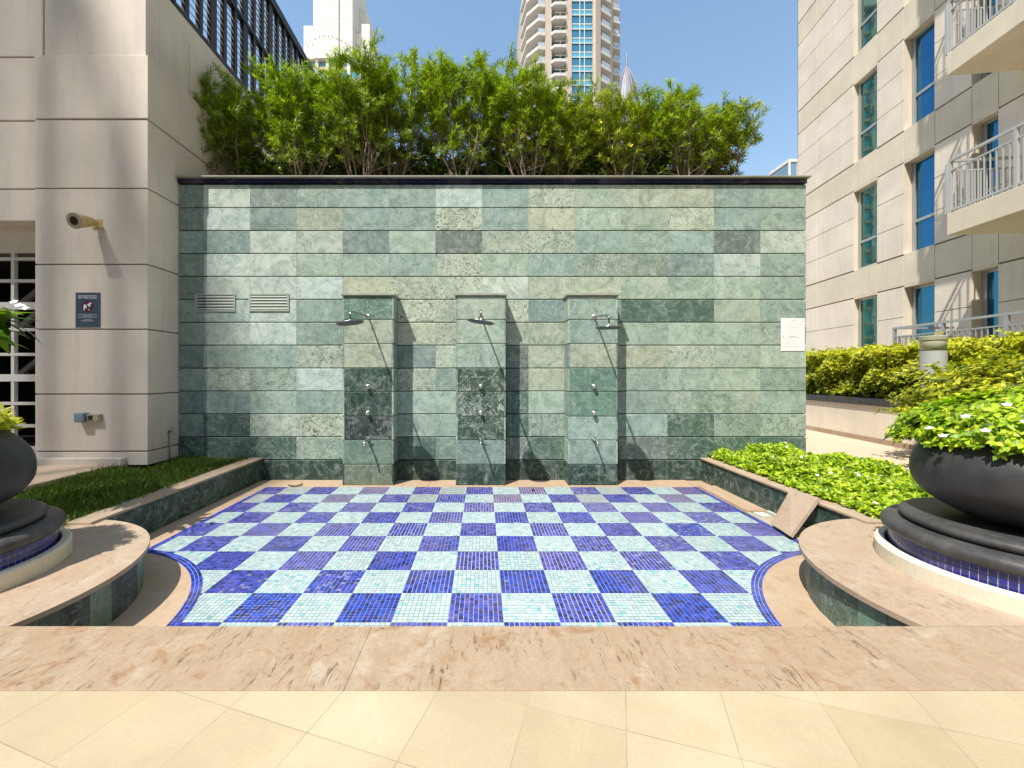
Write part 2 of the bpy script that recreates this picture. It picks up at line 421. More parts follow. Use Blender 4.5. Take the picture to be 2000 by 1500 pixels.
def rosettes(centers, axes, per, spread=.9):
    """per leaves fanned around each axis -> pos, dir, nrm"""
    n = len(centers); ax = unit(axes)
    ref = unit(np.cross(ax, np.tile([.3, .2, .93], (n, 1))+rng.normal(0, .2, (n, 3)))); ref2 = np.cross(ax, ref)
    Pp, D, Nn = [], [], []
    for k in range(per):
        t = 2*PI*k/per+rng.uniform(-.5, .5, n)
        sp_ = spread*(1+rng.normal(0, .25, n))
        rad = ref*np.cos(t)[:, None]+ref2*np.sin(t)[:, None]
        D.append(ax*np.cos(sp_)[:, None]+rad*np.sin(sp_)[:, None]); Nn.append(ax+rad*-.2); Pp.append(centers)
    return np.concatenate(Pp), np.concatenate(D), np.concatenate(Nn)

# ================================================================== SETTING: ground and paving
TOP = .30
def struct(o): o['kind'] = 'structure'; return o
g = MB(); g.face([(-2500, -2500, -.12), (2500, -2500, -.12), (2500, 2500, -.12), (-2500, 2500, -.12)])
struct(g.build('ground', simple('distant_ground', c4(.36, .31, .25), .9, 0, .2, .05, 0)))
d = MB(); d.box(-9, 9, -14, 1.598, -.1, TOP-.002); struct(d.build('pavement', M['deck']))
k = MB()
xs = [-9, -6.9, -4.9, -2.75, -.53, 1.72, 4.0, 6.4, 9]
for a, b in zip(xs, xs[1:]): k.box(a+.0003, b-.0003, 1.600, 2.008, -.1, TOP)
struct(k.build('kerb', M['trav'], bevel=.0025))
# side paths
sp_ = MB(); sp_.box(4.62, 12.5, 2.012, 16, -.1, TOP-.004); struct(sp_.build('path', M['paving']))
sp2 = MB(); sp2.box(-9, -4.72, 2.012, 5.9, -.1, .35); struct(sp2.build('path', M['paving'], bevel=.008))
bd = MB(); bd.box(-4.718, -3.33, 3.0, 6.0, -.1, .27); struct(bd.build('planting_soil', M['soil']))
bd = MB(); bd.box(3.30, 4.6, 2.9, 6.0, -.1, .27); struct(bd.build('planting_soil', M['soil']))

# ------------------------------------------------------------------ pool floor
G = .3412; X0 = -.2156; Y0 = 2.547; XL, XR, YF, YN = -2.89, 2.855, 5.618, 2.02
BR = (3.08, 2.25, 1.39); BL = (-3.15, 2.3, 1.345)     # blue arcs (outer radius)
def in_arc(x, y, e=0):
    return math.hypot(x-BR[0], y-BR[1]) < BR[2]-e or math.hypot(x-BL[0], y-BL[1]) < BL[2]-e
fs = MB()
fs.box(-3.18, 3.14, 2.012, 6.0, -.1, -.009)
struct(fs.build('pool_floor', M['floor_stone']))
# stone border pieces at Z=0 round the mosaic
fb = MB()
for a in np.arange(-3.14, 2.88, .6): fb.box(a+.0015, min(a+.6, 2.88)-.0015, 5.62, 6.0, -.008, .001)
for a, b in ((3.55, 4.1), (4.1, 4.65), (4.65, 5.2), (5.2, 5.618)): fb.box(-3.149, -2.892, a+.0015, b-.0015, -.008, .001)
struct(fb.build('pool_edging', M['floor_stone'], bevel=.001))
def ring(name, c, r0, r1, z, a0, a1, mat, seg=64):
    m_ = MB()
    for k_ in range(seg):
        t0 = a0+(a1-a0)*k_/seg; t1 = a0+(a1-a0)*(k_+1)/seg
        q = [(c[0]+r*math.cos(t), c[1]+r*math.sin(t), z) for r, t in ((r0, t0), (r1, t0), (r1, t1), (r0, t1))]
        if min(p[1] for p in q) < 2.011: continue
        if c[0] > 0 and max(p[0] for p in q) > 3.13: continue
        if c[0] < 0 and min(p[0] for p in q) < -3.16: continue
        m_.face(q)
    return struct(m_.build(name, mat))
ring('pool_edging', BR, .9, BR[2]-.070, .0015, PI*.45, PI*1.25, M['floor_stone'])
ring('pool_edging', BL, .85, BL[2]-.070, .0015, -PI*.25, PI*.55, M['floor_stone'])

def light_col():
    r = random.random()
    b = random.uniform(.85, 1.12)
    if r < .60: c = (.46, .57, .58)
    elif r < .84: c = (.40, .56, .57)
    elif r < .96: c = (.54, .66, .60)
    else: c = (.22, .50, .53)
    return tuple(x*b for x in c)
def dark_col(t):
    r = random.random(); b = random.uniform(.6, 1.35)
    if t < .35: c = (.018, .058, .42) if r < .75 else (.015, .03, .19)
    elif t < .75: c = (.050, .070, .42) if r < .75 else (.03, .035, .19)
    else: c = (.10, .095, .40) if r < .75 else (.05, .05, .22)
    return tuple(x*b for x in c)
mo = MB(); NT = 11; p = G/NT
ix0 = math.floor((XL-X0)/G); ix1 = math.ceil((XR-X0)/G)
for iy in range(-2, 9):
    for ix in range(ix0, ix1):
        dark = (ix+iy) % 2 == 0
        sx0, sy0 = X0+ix*G, Y0+iy*G
        w_ = random.random()
        # front squares are the cleanest blue, back and sides more purple and chalky
        wear = min(1, .22+.06*iy+.6*w_) if iy > 1 else .7*w_
        if dark: gr = (.50, .50, .60) if random.random() < .5 else (.22, .24, .46)
        else: gr = (.45, .55, .52) if random.random() < .5 else (.26, .36, .36)
        gw = random.uniform(.0018, .0033) if dark else random.uniform(.0014, .0026)
        cl = [max(sx0, XL), min(sx0+G, XR), max(sy0, YN), min(sy0+G, YF)]
        if cl[0] >= cl[1] or cl[2] >= cl[3]: continue
        # grout bed, subdivided so that it follows the arcs
        nb = 6
        for a in range(nb):
            for b in range(nb):
                x0, x1 = sx0+G*a/nb, sx0+G*(a+1)/nb; y0, y1 = sy0+G*b/nb, sy0+G*(b+1)/nb
                x0, x1, y0, y1 = max(x0, XL), min(x1, XR), max(y0, YN), min(y1, YF)
                if x0 >= x1 or y0 >= y1 or all(in_arc(x, y, .04) for x in (x0, x1) for y in (y0, y1)): continue
                mo.face([(x0, y0, -.003), (x1, y0, -.003), (x1, y1, -.003), (x0, y1, -.003)], gr)
        chalk = random.random()
        for a in range(NT):
            for b in range(NT):
                x0, y0 = sx0+a*p, sy0+b*p; xm, ym = x0+p/2, y0+p/2
                if xm < XL or xm > XR or ym < YN or ym > YF or in_arc(xm, ym, .05): continue
                e = gw+random.uniform(-.0004, .0004); z = random.uniform(-.0006, .0004)
                c = dark_col(min(1, max(0, wear+random.uniform(-.15, .15)))) if dark else light_col()
                if dark and chalk > .6 and random.random() < (chalk-.6)*.6: c = tuple(.6*q+.4*.42 for q in c)
                if iy >= 7 and ((ix*7+iy*5) % 3 == 0): c = tuple(q_*.62+b_*.38 for q_, b_ in zip(c, (.30, .22, .18)))
                tl = [random.uniform(-.0005, .0005) for _ in range(4)]
                mo.face([(x0+e, y0+e, z+tl[0]), (x0+p-e, y0+e, z+tl[1]), (x0+p-e, y0+p-e, z+tl[2]), (x0+e, y0+p-e, z+tl[3])], c)
def strip(mb, pts0, pts1, rows):
    pass
# blue border bands (arcs and straight sides) lying 2 mm over the field
def arcband(c, ro, wd, a0, a1, rows=3):
    n = int(abs(a1-a0)*ro/.031)
    for k_ in range(n):
        for j in range(rows):
            r0 = ro-wd+wd*j/rows+.0015; r1 = ro-wd+wd*(j+1)/rows-.0015
            t0 = a0+(a1-a0)*k_/n; t1 = a0+(a1-a0)*(k_+1)/n; e = .0015/ro*(1 if a1 > a0 else -1)
            q = [(c[0]+r*math.cos(t), c[1]+r*math.sin(t), .0028) for r, t in ((r0, t0+e), (r1, t0+e), (r1, t1-e), (r0, t1-e))]
            if min(z[1] for z in q) < YN or max(z[1] for z in q) > YF or max(z[0] for z in q) > XR+.02 or min(z[0] for z in q) < XL-.02: continue
            mo.face(q, dark_col(.2 if random.random() < .6 else .5))
            if j == 0:
                q = [(c[0]+r*math.cos(t), c[1]+r*math.sin(t), .0014) for r, t in ((ro-wd, t0), (ro, t0), (ro, t1), (ro-wd, t1))]
                mo.face(q, (.40, .42, .62))
arcband(BR, BR[2], .070, PI*.45, PI*1.2); arcband(BL, BL[2], .070, PI*.55, -PI*.2)
for side, xx in ((0, XL), (1, XR-.058)):
    ylo = 3.60
    for j in range(2):
        for k_ in range(int((YF-ylo)/.031)):
            y0 = ylo+k_*.031; x0 = xx+j*.029
            mo.face([(x0+.0015, y0+.0015, .0026), (x0+.0275, y0+.0015, .0026), (x0+.0275, y0+.0295, .0026), (x0+.0015, y0+.0295, .0026)], dark_col(.5))
    mo.face([(xx, ylo, .0014), (xx+.058, ylo, .0014), (xx+.058, YF, .0014), (xx, YF, .0014)], (.40, .42, .62))
struct(mo.build('checkered_pool_floor', M['mosaic']))
# drain channel on the right with stone covers, one cover lifted out
ch = MB(); ch.box(2.86, 2.872, 3.55, 5.62, -.008, .001); struct(ch.build('pool_edging', M['floor_stone']))
cv = MB()
for a, b in ((5.12, 5.618), (4.58, 5.12), (3.62, 3.78)): cv.box(2.874, 3.10, a+.003, b-.003, -.008, .022)
struct(cv.build('drain_cover', M['floor_stone'], bevel=.003))
cc = MB(); cc.box(2.874, 2.885, 3.79, 4.56, -.008, .012); cc.box(3.07, 3.10, 3.79, 4.56, -.008, .03)
cc.box(2.93, 3.04, 4.42, 4.56, -.008, .012); struct(cc.build('drain_channel', M['grout']))

# ================================================================== GREEN STONE WALL
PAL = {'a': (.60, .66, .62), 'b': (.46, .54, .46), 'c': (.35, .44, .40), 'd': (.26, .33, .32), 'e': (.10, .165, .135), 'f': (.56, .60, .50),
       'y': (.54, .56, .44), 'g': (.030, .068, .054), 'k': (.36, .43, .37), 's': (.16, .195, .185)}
#        fleck, vein
KIND = {'a': (.03, .10), 'b': (.05, .15), 'c': (.12, .25), 'd': (.15, .3), 'e': (.2, .45), 'f': (.85, .3), 'y': (.25, .25), 'g': (.1, .3), 'k': (.6, .55), 's': (.3, .5)}
def stone(code):
    j = .86*random.uniform(.90, 1.10); c = PAL[code]; c = tuple(q*.88+p_*.12 for q, p_ in zip(c, (.33, .39, .33))) if code in 'abcdfyks' else c; c = (c[0]*.96, c[1]*1.01, c[2]*.96); w1 = random.uniform(-.03, .03)
    return (c[0]*j*(1+w1), c[1]*j, c[2]*j*(1-w1)), (KIND[code][0]*random.uniform(.6, 1.2), KIND[code][1]*random.uniform(.5, 1.3), random.random())
def slab(mb, o, u, v, n, w_, h_, th, code, ch=.007):
    """tile with a chamfered top and bottom edge: o corner, u width dir, v height dir, n outward"""
    o, u, v, n = Vector(o), Vector(u), Vector(v), Vector(n); t, kd = stone(code)
    e = .0012; th2 = th+random.uniform(-.0012, .0012); tl = [random.uniform(-.0005, .0005) for _ in range(4)]
    def q(a, b, c): return o+u*a+v*b+n*c
    A = [q(e, ch, th2+tl[0]), q(w_-e, ch, th2+tl[1]), q(w_-e, h_-ch, th2+tl[2]), q(e, h_-ch, th2+tl[3])]
    B = [q(e, .002, th-ch), q(w_-e, .002, th-ch), q(w_-e, h_-.002, th-ch), q(e, h_-.002, th-ch)]
    D = [q(e, .002, 0), q(w_-e, .002, 0), q(w_-e, h_-.002, 0), q(e, h_-.002, 0)]
    mb.face(A, t, kd); glint = tuple(min(1, x*1.25+.05) for x in t)  # top edges tinted lighter, as if catching the sun
    mb.face([A[3], A[2], B[2], B[3]], glint, kd); mb.face([B[0], B[1], A[1], A[0]], t, kd)
    mb.face([B[3], B[2], D[2], D[3]], glint, kd); mb.face([D[0], D[1], B[1], B[0]], t, kd)
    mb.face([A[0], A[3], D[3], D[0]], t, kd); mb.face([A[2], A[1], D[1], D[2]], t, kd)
WY = 6.01; WT = 4.22
zj = [0]+[.292+.3267*k_ for k_ in range(12)]+[WT]
xj = [-4.335, -3.981]+[-3.320+.661*k_ for k_ in range(0, 12)]+[4.60]
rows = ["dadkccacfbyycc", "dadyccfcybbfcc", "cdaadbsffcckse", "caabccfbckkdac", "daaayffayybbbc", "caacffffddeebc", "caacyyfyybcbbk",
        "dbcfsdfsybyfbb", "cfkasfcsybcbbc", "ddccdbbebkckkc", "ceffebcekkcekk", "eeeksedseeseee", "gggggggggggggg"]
rows[2] = "cdaadbsffcccsa"
wall = thing('green_stone_wall', 'tall green marble clad wall behind the three shower pillars', 'wall', (0, WY, 0))
wm = MB()
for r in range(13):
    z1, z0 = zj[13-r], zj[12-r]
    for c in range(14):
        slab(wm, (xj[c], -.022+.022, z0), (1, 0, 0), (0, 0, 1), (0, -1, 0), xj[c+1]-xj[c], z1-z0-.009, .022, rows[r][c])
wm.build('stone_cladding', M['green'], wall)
co = MB(); co.box(-4.334, 4.597, .004, .25, -.1, WT-.002); co.build('wall_core', M['groove'], wall)
gb = MB()
for r in range(13): gb.box(-4.334, 4.598, -.0185, .003, zj[r]+.004, zj[r+1]-.014)
gb.build('joint_filling', M['grout'], wall)
cp = MB(); cp.box(-4.338, 4.625, -.095, .30, WT+.066, WT+.088); cp.build('capping', simple('grey_capping', c4(.27, .26, .22), .6, 0, .25, 2, .2), wall, bevel=.004)
ms = MB()
ms.box(-4.334, 4.600, -.045, .25, WT+.001, WT+.065, (.012, .012, .02))
for k_ in range(int(8.93/.031)):
    for j in range(2):
        x0 = -4.333+k_*.031; z0 = WT+.003+j*.031; b = random.uniform(.5, 1.5)
        ms.face([(x0+.002, -.0475, z0+.002), (x0+.029, -.0475, z0+.002), (x0+.029, -.0475, z0+.029), (x0+.002, -.0475, z0+.029)], (.010*b, .012*b, .05*b))
ms.build('blue_tile_band', M['mosaic'], wall)
pb = MB(); pb.box(-4.334, 4.59, .252, 2.1, -.1, WT-.05); pb.build('planter_box', M['groove'], wall)
pb = MB(); pb.box(-4.33, 4.58, .30, 2.09, WT-.049, WT+.03); pb.build('soil', M['soil'], wall)

# ventilation grilles
for x0, x1, zc, lab in ((-4.07, -3.55, 2.525, 'slotted vent grille at the shaded left edge of the green wall'), (-3.305, -2.785, 2.53, 'slotted vent grille in full sun nearer the first shower pillar')):
    v = thing('vent_grille', lab, 'vent', ((x0+x1)/2, WY-.023, zc), 0, 'wall vents')
    hw = (x1-x0)/2; f = MB()
    f.box(-hw, hw, -.012, -.001, .105, .128); f.box(-hw, hw, -.012, -.001, -.128, -.105)
    f.box(-hw-.025, -hw, -.012, -.001, -.128, .128); f.box(hw, hw+.025, -.012, -.001, -.128, .128)
    f.build('frame', M['ventpaint'], v, bevel=.002)
    b = MB(); b.box(-hw, hw, -.0035, -.0015, -.105, .105); b.build('backing', M['darkroom'], v)
    sl = MB()
    for q in range(5):
        z = -.085+q*.0425
        sl.face([(-hw, -.012, z-.012), (hw, -.012, z-.012), (hw, -.004, z+.014), (-hw, -.004, z+.014)])
    sl.build('slats', M['ventpaint'], v)

# ------------------------------------------------------------------ shower pillars
PY = 5.70; PTOP = 2.575
prow = {0: "kcycnngesg"}
pz = [0, .289, .618, .941, 1.274, 1.597, 1.926, 2.253, PTOP]
pcodes = ["zosegyybk"[::-1][:0]]
pill = [(-1.905, -1.215, "meZgGyyE", 'left'), (-.368, .305, "gdkkkbbk", 'middle'), (1.156, 1.823, "gccccbcd", 'right')]
PAL['m'] = (.17, .20, .14); KIND['m'] = (.15, .15)
PAL['Z'] = (.045, .062, .062); KIND['Z'] = (.2, .25)
PAL['G'] = (.036, .078, .056); KIND['G'] = (.4, .28)
PAL['E'] = (.13, .24, .175); KIND['E'] = (.25, .6)
PAL['h'] = (.045, .085, .055); KIND['h'] = (.6, .8)
PAL['v'] = (.19, .26, .205); KIND['v'] = (.2, .2)
PAL['t'] = (.15, .27, .215); KIND['t'] = (.1, .2)
pill = [(-1.905, -1.215, "mvZgGyyE"), (-.368, .305, "gdhhhbbb"), (1.156, 1.823, "gccttyck")]
plab = ['green marble shower pillar nearest the left planter', 'middle of the three green marble shower pillars', 'green marble shower pillar nearest the right flower bed']
PILLARS = []
for (x0, x1, codes), lab in zip(pill, plab):
    xc = (x0+x1)/2; hw = (x1-x0)/2; dp = WY-.0235-PY
    t = thing('shower_pillar', lab, 'pillar', (xc, PY, 0), 0, 'shower pillars'); PILLARS.append(t)
    m_ = MB()
    for i, cd in enumerate(codes):
        z0, z1 = pz[i], pz[i+1]; h_ = z1-z0-.009
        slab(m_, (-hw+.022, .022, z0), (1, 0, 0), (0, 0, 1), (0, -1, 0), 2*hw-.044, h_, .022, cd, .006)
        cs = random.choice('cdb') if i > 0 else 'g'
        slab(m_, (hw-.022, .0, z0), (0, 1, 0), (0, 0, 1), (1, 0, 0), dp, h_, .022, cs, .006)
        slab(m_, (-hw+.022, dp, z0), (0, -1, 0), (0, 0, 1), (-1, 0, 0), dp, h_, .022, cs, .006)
    m_.build('stone_cladding', M['green'], t)
    cr = MB(); cr.box(-hw+.018, hw-.018, .018, dp, 0, PTOP-.003); cr.build('pillar_core', M['grout'], t)
    cp = MB(); cp.box(-hw-.022, hw+.022, -.025, dp, PTOP, PTOP+.032); cp.build('capping', simple('grey_green_cap', c4(.34, .35, .29), .6, 0, .2, 4, .1), t, bevel=.003)

# ------------------------------------------------------------------ showers, knobs, foot taps
def shower(x, zm, ye, ze, zd, roll, xd, lab):
    t = thing('shower', lab, 'shower', (x, PY, zm), 0, 'wall showers')
    f = MB(); f.lathe([(0, -.001), (.034, -.001), (.034, .006), (.024, .012), (0, .014)], 24)
    f.build('flange', M['chrome_old'], t, (0, -.001, 0), (PI/2, 0, 0), smooth=True)
    a = MB(); e = Vector((xd, ye-PY, ze-zm)); pts = [Vector((0, -.01, 0)), Vector((0, -.05, 0)), e+Vector((0, .05, 0))]
    for q in range(1, 6):
        an = q/5*PI/2; pts.append(e+Vector((0, .05-.05*math.sin(an), -.05*(1-math.cos(an)))))
    pts.append(Vector((xd, ye-PY, zd-zm+.03)))
    a.tube(pts, .012, 12); a.build('shower_arm', M['dark_chrome'], t, smooth=True)
    j = MB(); j.lathe([(0, .045), (.013, .045), (.016, .03), (.024, .015), (.026, .006), (0, .006)], 20)
    hd = MB(); hd.lathe([(0, .010), (.03, .009), (.158, .005), (.164, 0), (.162, -.007), (.150, -.009), (0, -.009)], 48)
    h_ = hd.build('shower_head', M['dark_chrome'], t, (xd, ye-PY, zd-zm), (0, R(roll), 0), smooth=True)
    j.build('swivel_joint', M['chrome'], h_, smooth=True)
    fp = MB(); fp.lathe([(0, -.0125), (.149, -.0125), (.152, -.0092)], 40); fp.build('spray_face', M['rubber'], h_)
    return t
shower(-1.556, 2.289, 4.98, 2.255, 2.118, -8, -.018, 'chrome rain shower tilted down to the left, on the pillar nearest the grass')
shower(-.028, 2.285, 4.50+.44, 2.26, 2.125, 9, 0, 'chrome rain shower on the middle pillar, tilted down to the right')
shower(1.507, 2.285, 5.03, 2.22, 2.067, 0, 0, 'chrome rain shower with a level head, nearest the flower bed')
kx = [-1.558, -.03, 1.500]; kn = ['pillar nearest the planter', 'middle pillar', 'pillar nearest the flower bed']
for x, nm, pil in zip(kx, kn, PILLARS):
    for z, mat_ in ((1.342, M['chrome_old']), (.983, M['chrome_mid'])):
        f = MB(); f.lathe([(0, 0), (.033, 0), (.033, .004), (.026, .009), (0, .009)], 24); fo = f.build('knob', M['chrome_old'], pil, (x-pil.location.x, -.001, z), (PI/2, 0, 0), smooth=True)
        kb = MB(); kb.lathe([(.012, .009), (.014, .02), (.026, .024), (.029, .034), (.028, .052), (.020, .060), (0, .061)], 24); kb.build('handle', mat_, fo, smooth=True)
    t = thing('foot_tap', f'chrome foot rinse tap low on the {nm}', 'tap', (x, PY, .625), 0, 'foot rinse taps')
    b = MB(); b.lathe([(0, 0), (.032, 0), (.032, .005), (.02, .012), (.017, .03), (.017, .075), (0, .08)], 20); b.build('body', M['chrome_old'], t, (0, -.001, 0), (PI/2, 0, 0), smooth=True)
    s_ = MB(); s_.tube([(0, -.06, 0), (0, -.13, .004), (0, -.175, -.006), (0, -.195, -.03), (0, -.198, -.055)], [.013, .013, .013, .013, .015], 12); s_.build('spout', M['chrome'], t, smooth=True)
    h_ = MB(); h_.tube([(0, -.06, .01), (0, -.06, .04)], .009, 10); h_.bar((-.035, -.06, .043), (.035, -.06, .043), .012, .009); h_.build('lever', M['chrome'], t, bevel=.002)

# paper notice on the right end of the wall
nx0, nx1, nz0, nz1 = 4.238, 4.575, 1.84, 2.305
t = thing('paper_notice', 'white laminated notice with faint print at the right end of the green wall', 'notice', ((nx0+nx1)/2, WY-.026, nz0))
pm = MB(); pm.box(nx0-(nx0+nx1)/2, nx1-(nx0+nx1)/2, -.004, 0, 0, nz1-nz0); pm.build('sheet', M['paper'], t)
def print_lines(seed, parent):
    rr = random.Random(seed); ln = MB()
    for z, a, b, h_ in [(.435, -.04, .06, .006), (.405, -.07, .08, .003)]+[(.375-q*.022, -.12+rr.uniform(0, .06), .13, .0022) for q in range(7)]+[(.205, -.05, .05, .007), (.188, -.09, .10, .005)]+[(.16-q*.019, -.13, .13-rr.uniform(0, .05), .0022) for q in range(7)]:
        x = a
        while x < b:
            l_ = rr.uniform(.006, .022); x2 = min(b, x+l_)
            ln.box(x, x2, -.0052, -.0042, z, z+h_); x = x2+.004
    for cx_, cz_ in ((.13, .415), (-.13, .195)): ln.lathe([(0, 0), (.009, 0), (.009, .001), (0, .001)], 12, cx=cx_, cy=cz_)
    return ln
ln = print_lines(3, t); vv = []
for i, v_ in enumerate(ln.v): vv.append(v_ if i < len(ln.v)-96 else (v_[0], -.0042-v_[2], v_[1]))
ln.v = vv; ln.build('print', M['ink'], t)

# ================================================================== PLANTER WALLS, BENCHES
def planter(name_lab, xface, xback, y0, y1, out):
    t = thing('planter_wall', name_lab, 'low wall', (xface, y0, 0), 0, 'low planter walls')
    L = y1-y0; s_ = -out                        # out: +1 face looks to +X, -1 to -X
    m_ = MB(); n = max(1, round(L/.66)); wl = L/n
    for k_ in range(n):
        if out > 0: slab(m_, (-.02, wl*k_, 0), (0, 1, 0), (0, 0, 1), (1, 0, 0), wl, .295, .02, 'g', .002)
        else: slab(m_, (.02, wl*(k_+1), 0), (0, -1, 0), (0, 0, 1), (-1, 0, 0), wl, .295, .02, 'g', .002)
    m_.build('stone_facing', M['green'], t)
    xb = xback-xface
    cr = MB(); cr.box(-.021*out, xb, .002, L-.002, -.05, .293); cr.build('core', M['groove'], t)
    cp = MB(); nn = max(1, round(L/.9))
    for k_ in range(nn): cp.box(.018*out, xb, L*k_/nn+.0008, L*(k_+1)/nn-.0008, .296, .322)
    cp.build('capping', M['cap'], t, bevel=.006)
    return t
planter('low green marble planter wall with sandstone capping beside the grass bed', -3.151, -3.33, 3.36, 5.985, 1)
planter('low green marble planter wall with sandstone capping beside the flower bed', 3.105, 3.30, 3.38, 5.985, -1)

def bench(c, r, lab, cutx):
    t = thing('curved_bench', lab, 'bench', (c[0], c[1], 0), 0, 'curved benches')
    ymin = 2.0105-c[1]
    # clipped disc (stops at the kerb)
    a = math.asin(max(-1, ymin/r)); seg = 90
    def disc(rr, z0, z1, mb):
        aa = math.asin(max(-1, ymin/rr)); ps = [(rr*math.cos(aa+(PI-2*aa)*k_/seg), rr*math.sin(aa+(PI-2*aa)*k_/seg)) for k_ in range(seg+1)]
        n = len(ps); bot = [(x, y, z0) for x, y in ps]; top = [(x, y, z1) for x, y in ps]
        mb.face(top); mb.face(bot[::-1])
        for i in range(n): mb.face([bot[i], bot[(i+1) % n], top[(i+1) % n], top[i]])
    cp = MB(); disc(r, TOP-.030, TOP-.001, cp); o = cp.build('capping', M['cap'], t)
    w_ = MB(); rr = r-.035; ns = 44
    for k_ in range(ns):
        a0 = 2*PI*k_/ns; a1 = 2*PI*(k_+1)/ns; e = .0012
        if min(math.sin(a0), math.sin(a1))*rr < ymin: continue
        cd = random.choice(['e', 'e', 'c', 'Z', 't', 'v', 'G', 'e']); tt, kd = stone(cd)
        q = [(rr*math.cos(x), rr*math.sin(x), z) for x, z in ((a0+e, 0), (a1-e, 0), (a1-e, TOP-.031), (a0+e, TOP-.031))]
        w_.face(q, tt, kd)
    w_.build('stone_facing', M['green'], t)
    co_ = MB(); disc(rr-.006, -.05, TOP-.032, co_); co_.build('core', M['grout'], t)
    return t
bench((3.23, 2.345), 1.175, 'curved stone bench under the planter bowl beside the leaning slab', 0)
bench((-3.31, 2.39), 1.11, 'curved stone bench partly in leaf shadow under the planter bowl by the grass', 0)

# loose stone slab leaning on the right planter wall
bl, br_, tr, tl = Vector((2.845, 4.12, .024)), Vector((2.80, 3.80, .024)), Vector((3.10, 3.86, .352)), Vector((3.10, 4.20, .352))
nn = (br_-bl).cross(tl-bl).normalized(); th = .028
o_ = (bl+br_)/2
m_ = MB(); A = [bl, br_, tr, tl]; off = nn*th
if nn.x < 0: pass
B = [q+off for q in A]
A2 = [q-o_ for q in A]; B2 = [q-o_ for q in B]
m_.face(A2); m_.face(B2[::-1])
for i in range(4): m_.face([A2[i], B2[i], B2[(i+1) % 4], A2[(i+1) % 4]])
for u_, v_ in ((.45, .25), (.55, .75)):
    c_ = (bl*(1-u_)+br_*u_)*(1-v_)+(tl*(1-u_)+tr*u_)*v_-o_
    for sgn in (-1,):
        uu = (br_-bl).normalized(); vv_ = (tl-bl).normalized()
        m_.face([c_-nn*.0015+(uu*math.cos(q*PI/4)+vv_*math.sin(q*PI/4))*.007 for q in range(8)], None, None, 1)
o = m_.build('loose_stone_slab', [M['cap'], M['groove']], None, tuple(o_)); tag(o, 'loose sandstone drain cover leaning against the low planter wall', 'stone slab')

# ================================================================== BOWL PLANTERS
def bowl(c, rs, lab, blab):
    x, y = c
    t = thing('planter_pedestal', lab, 'pedestal', (x, y, TOP), 0, 'stone pedestals')
    rr = .685*rs
    a = MB(); a.lathe([(rr-.08, -.0005), (rr, -.0005), (rr, .085), (rr-.012, .098), (rr-.05, .098), (rr-.055, .09), (rr-.055, .0)], 96); a.build('cream_ring', M['creamring'], t, smooth=False)
    rb = .615*rs; b = MB(); n = int(2*PI*rb/.034)
    b.lathe([(rb-.003, .02), (rb-.003, .185)], 96, tintf=lambda i, k_: (.52, .52, .66))
    for q in range(n):
        for j in range(5):
            a0 = 2*PI*q/n+.0018/rb; a1 = 2*PI*(q+1)/n-.0018/rb; z0 = .022+j*.032; z1 = z0+.0288
            b.face([(rb*math.cos(v0), rb*math.sin(v0), z) for v0, z in ((a0, z0), (a1, z0), (a1, z1), (a0, z1))], tuple(v_*random.uniform(.7, 1.3) for v_ in (.025, .03, .20)))
    b.build('blue_tile_band', M['mosaic'], t)
    def torus(r0, z0, z1, bulge, inner):
        pr = [(inner, z1-.004)]; hz = (z1-z0)/2
        for q in range(13):
            an = PI/2-PI*q/12; pr.append((r0-bulge+bulge*math.cos(an), (z0+z1)/2+hz*math.sin(an)))
        pr.append((inner, z0)); return pr
    d1 = MB(); d1.lathe(torus(.655*rs, .175, .265, .055, .3), 96); d1.build('lower_disc', M['plate'], t, smooth=True)
    d1b = MB(); d1b.lathe([(.3, .266), (.585*rs, .266), (.60*rs, .262), (.60*rs, .255)], 96); d1b.build('step', M['plate'], t, smooth=True)
    d2 = MB(); d2.lathe(torus(.565*rs, .268, .325, .035, .02), 96); d2.build('upper_disc', M['plate'], t, smooth=True)
    p_ = thing('bowl_planter', blab, 'planter', (x, y, TOP+.3255), 0, 'black bowl planters')
    R0 = .512*rs
    prof = [(0, .0), (.17, 0), (.21, .012)]
    for q in range(0, 19):
        s_ = q/18; z = .02+s_*.50
        r_ = R0*(1-abs((s_-.50)/.60)**2.3*.42) if s_ > .5 else R0*(1-abs((s_-.50)/.52)**2.4*.50)
        prof.append((r_, z))
    rt = prof[-1][0]
    prof += [(rt-.006, .528), (rt-.022, .53), (rt-.03, .52), (rt-.03, .45), (0, .45)]
    m_ = MB(); m_.lathe(prof, 96); m_.build('bowl', M['pot'], p_, smooth=True)
    s_ = MB(); s_.lathe([(rt-.032, .475), (.1, .49), (0, .492)], 40); s_.build('soil', M['soil'], p_)
    return p_, rt
PR = (3.23, 2.47); PL = (-3.33, 2.45)
bowl(PR, 1.0, 'round stone pedestal with a blue tile band on the right bench', 'black bowl planter overflowing with white flowered vinca')
bowl(PL, .98, 'round stone pedestal with a blue tile band beside the grass bed', 'black bowl planter with yellow green plants at the left edge')

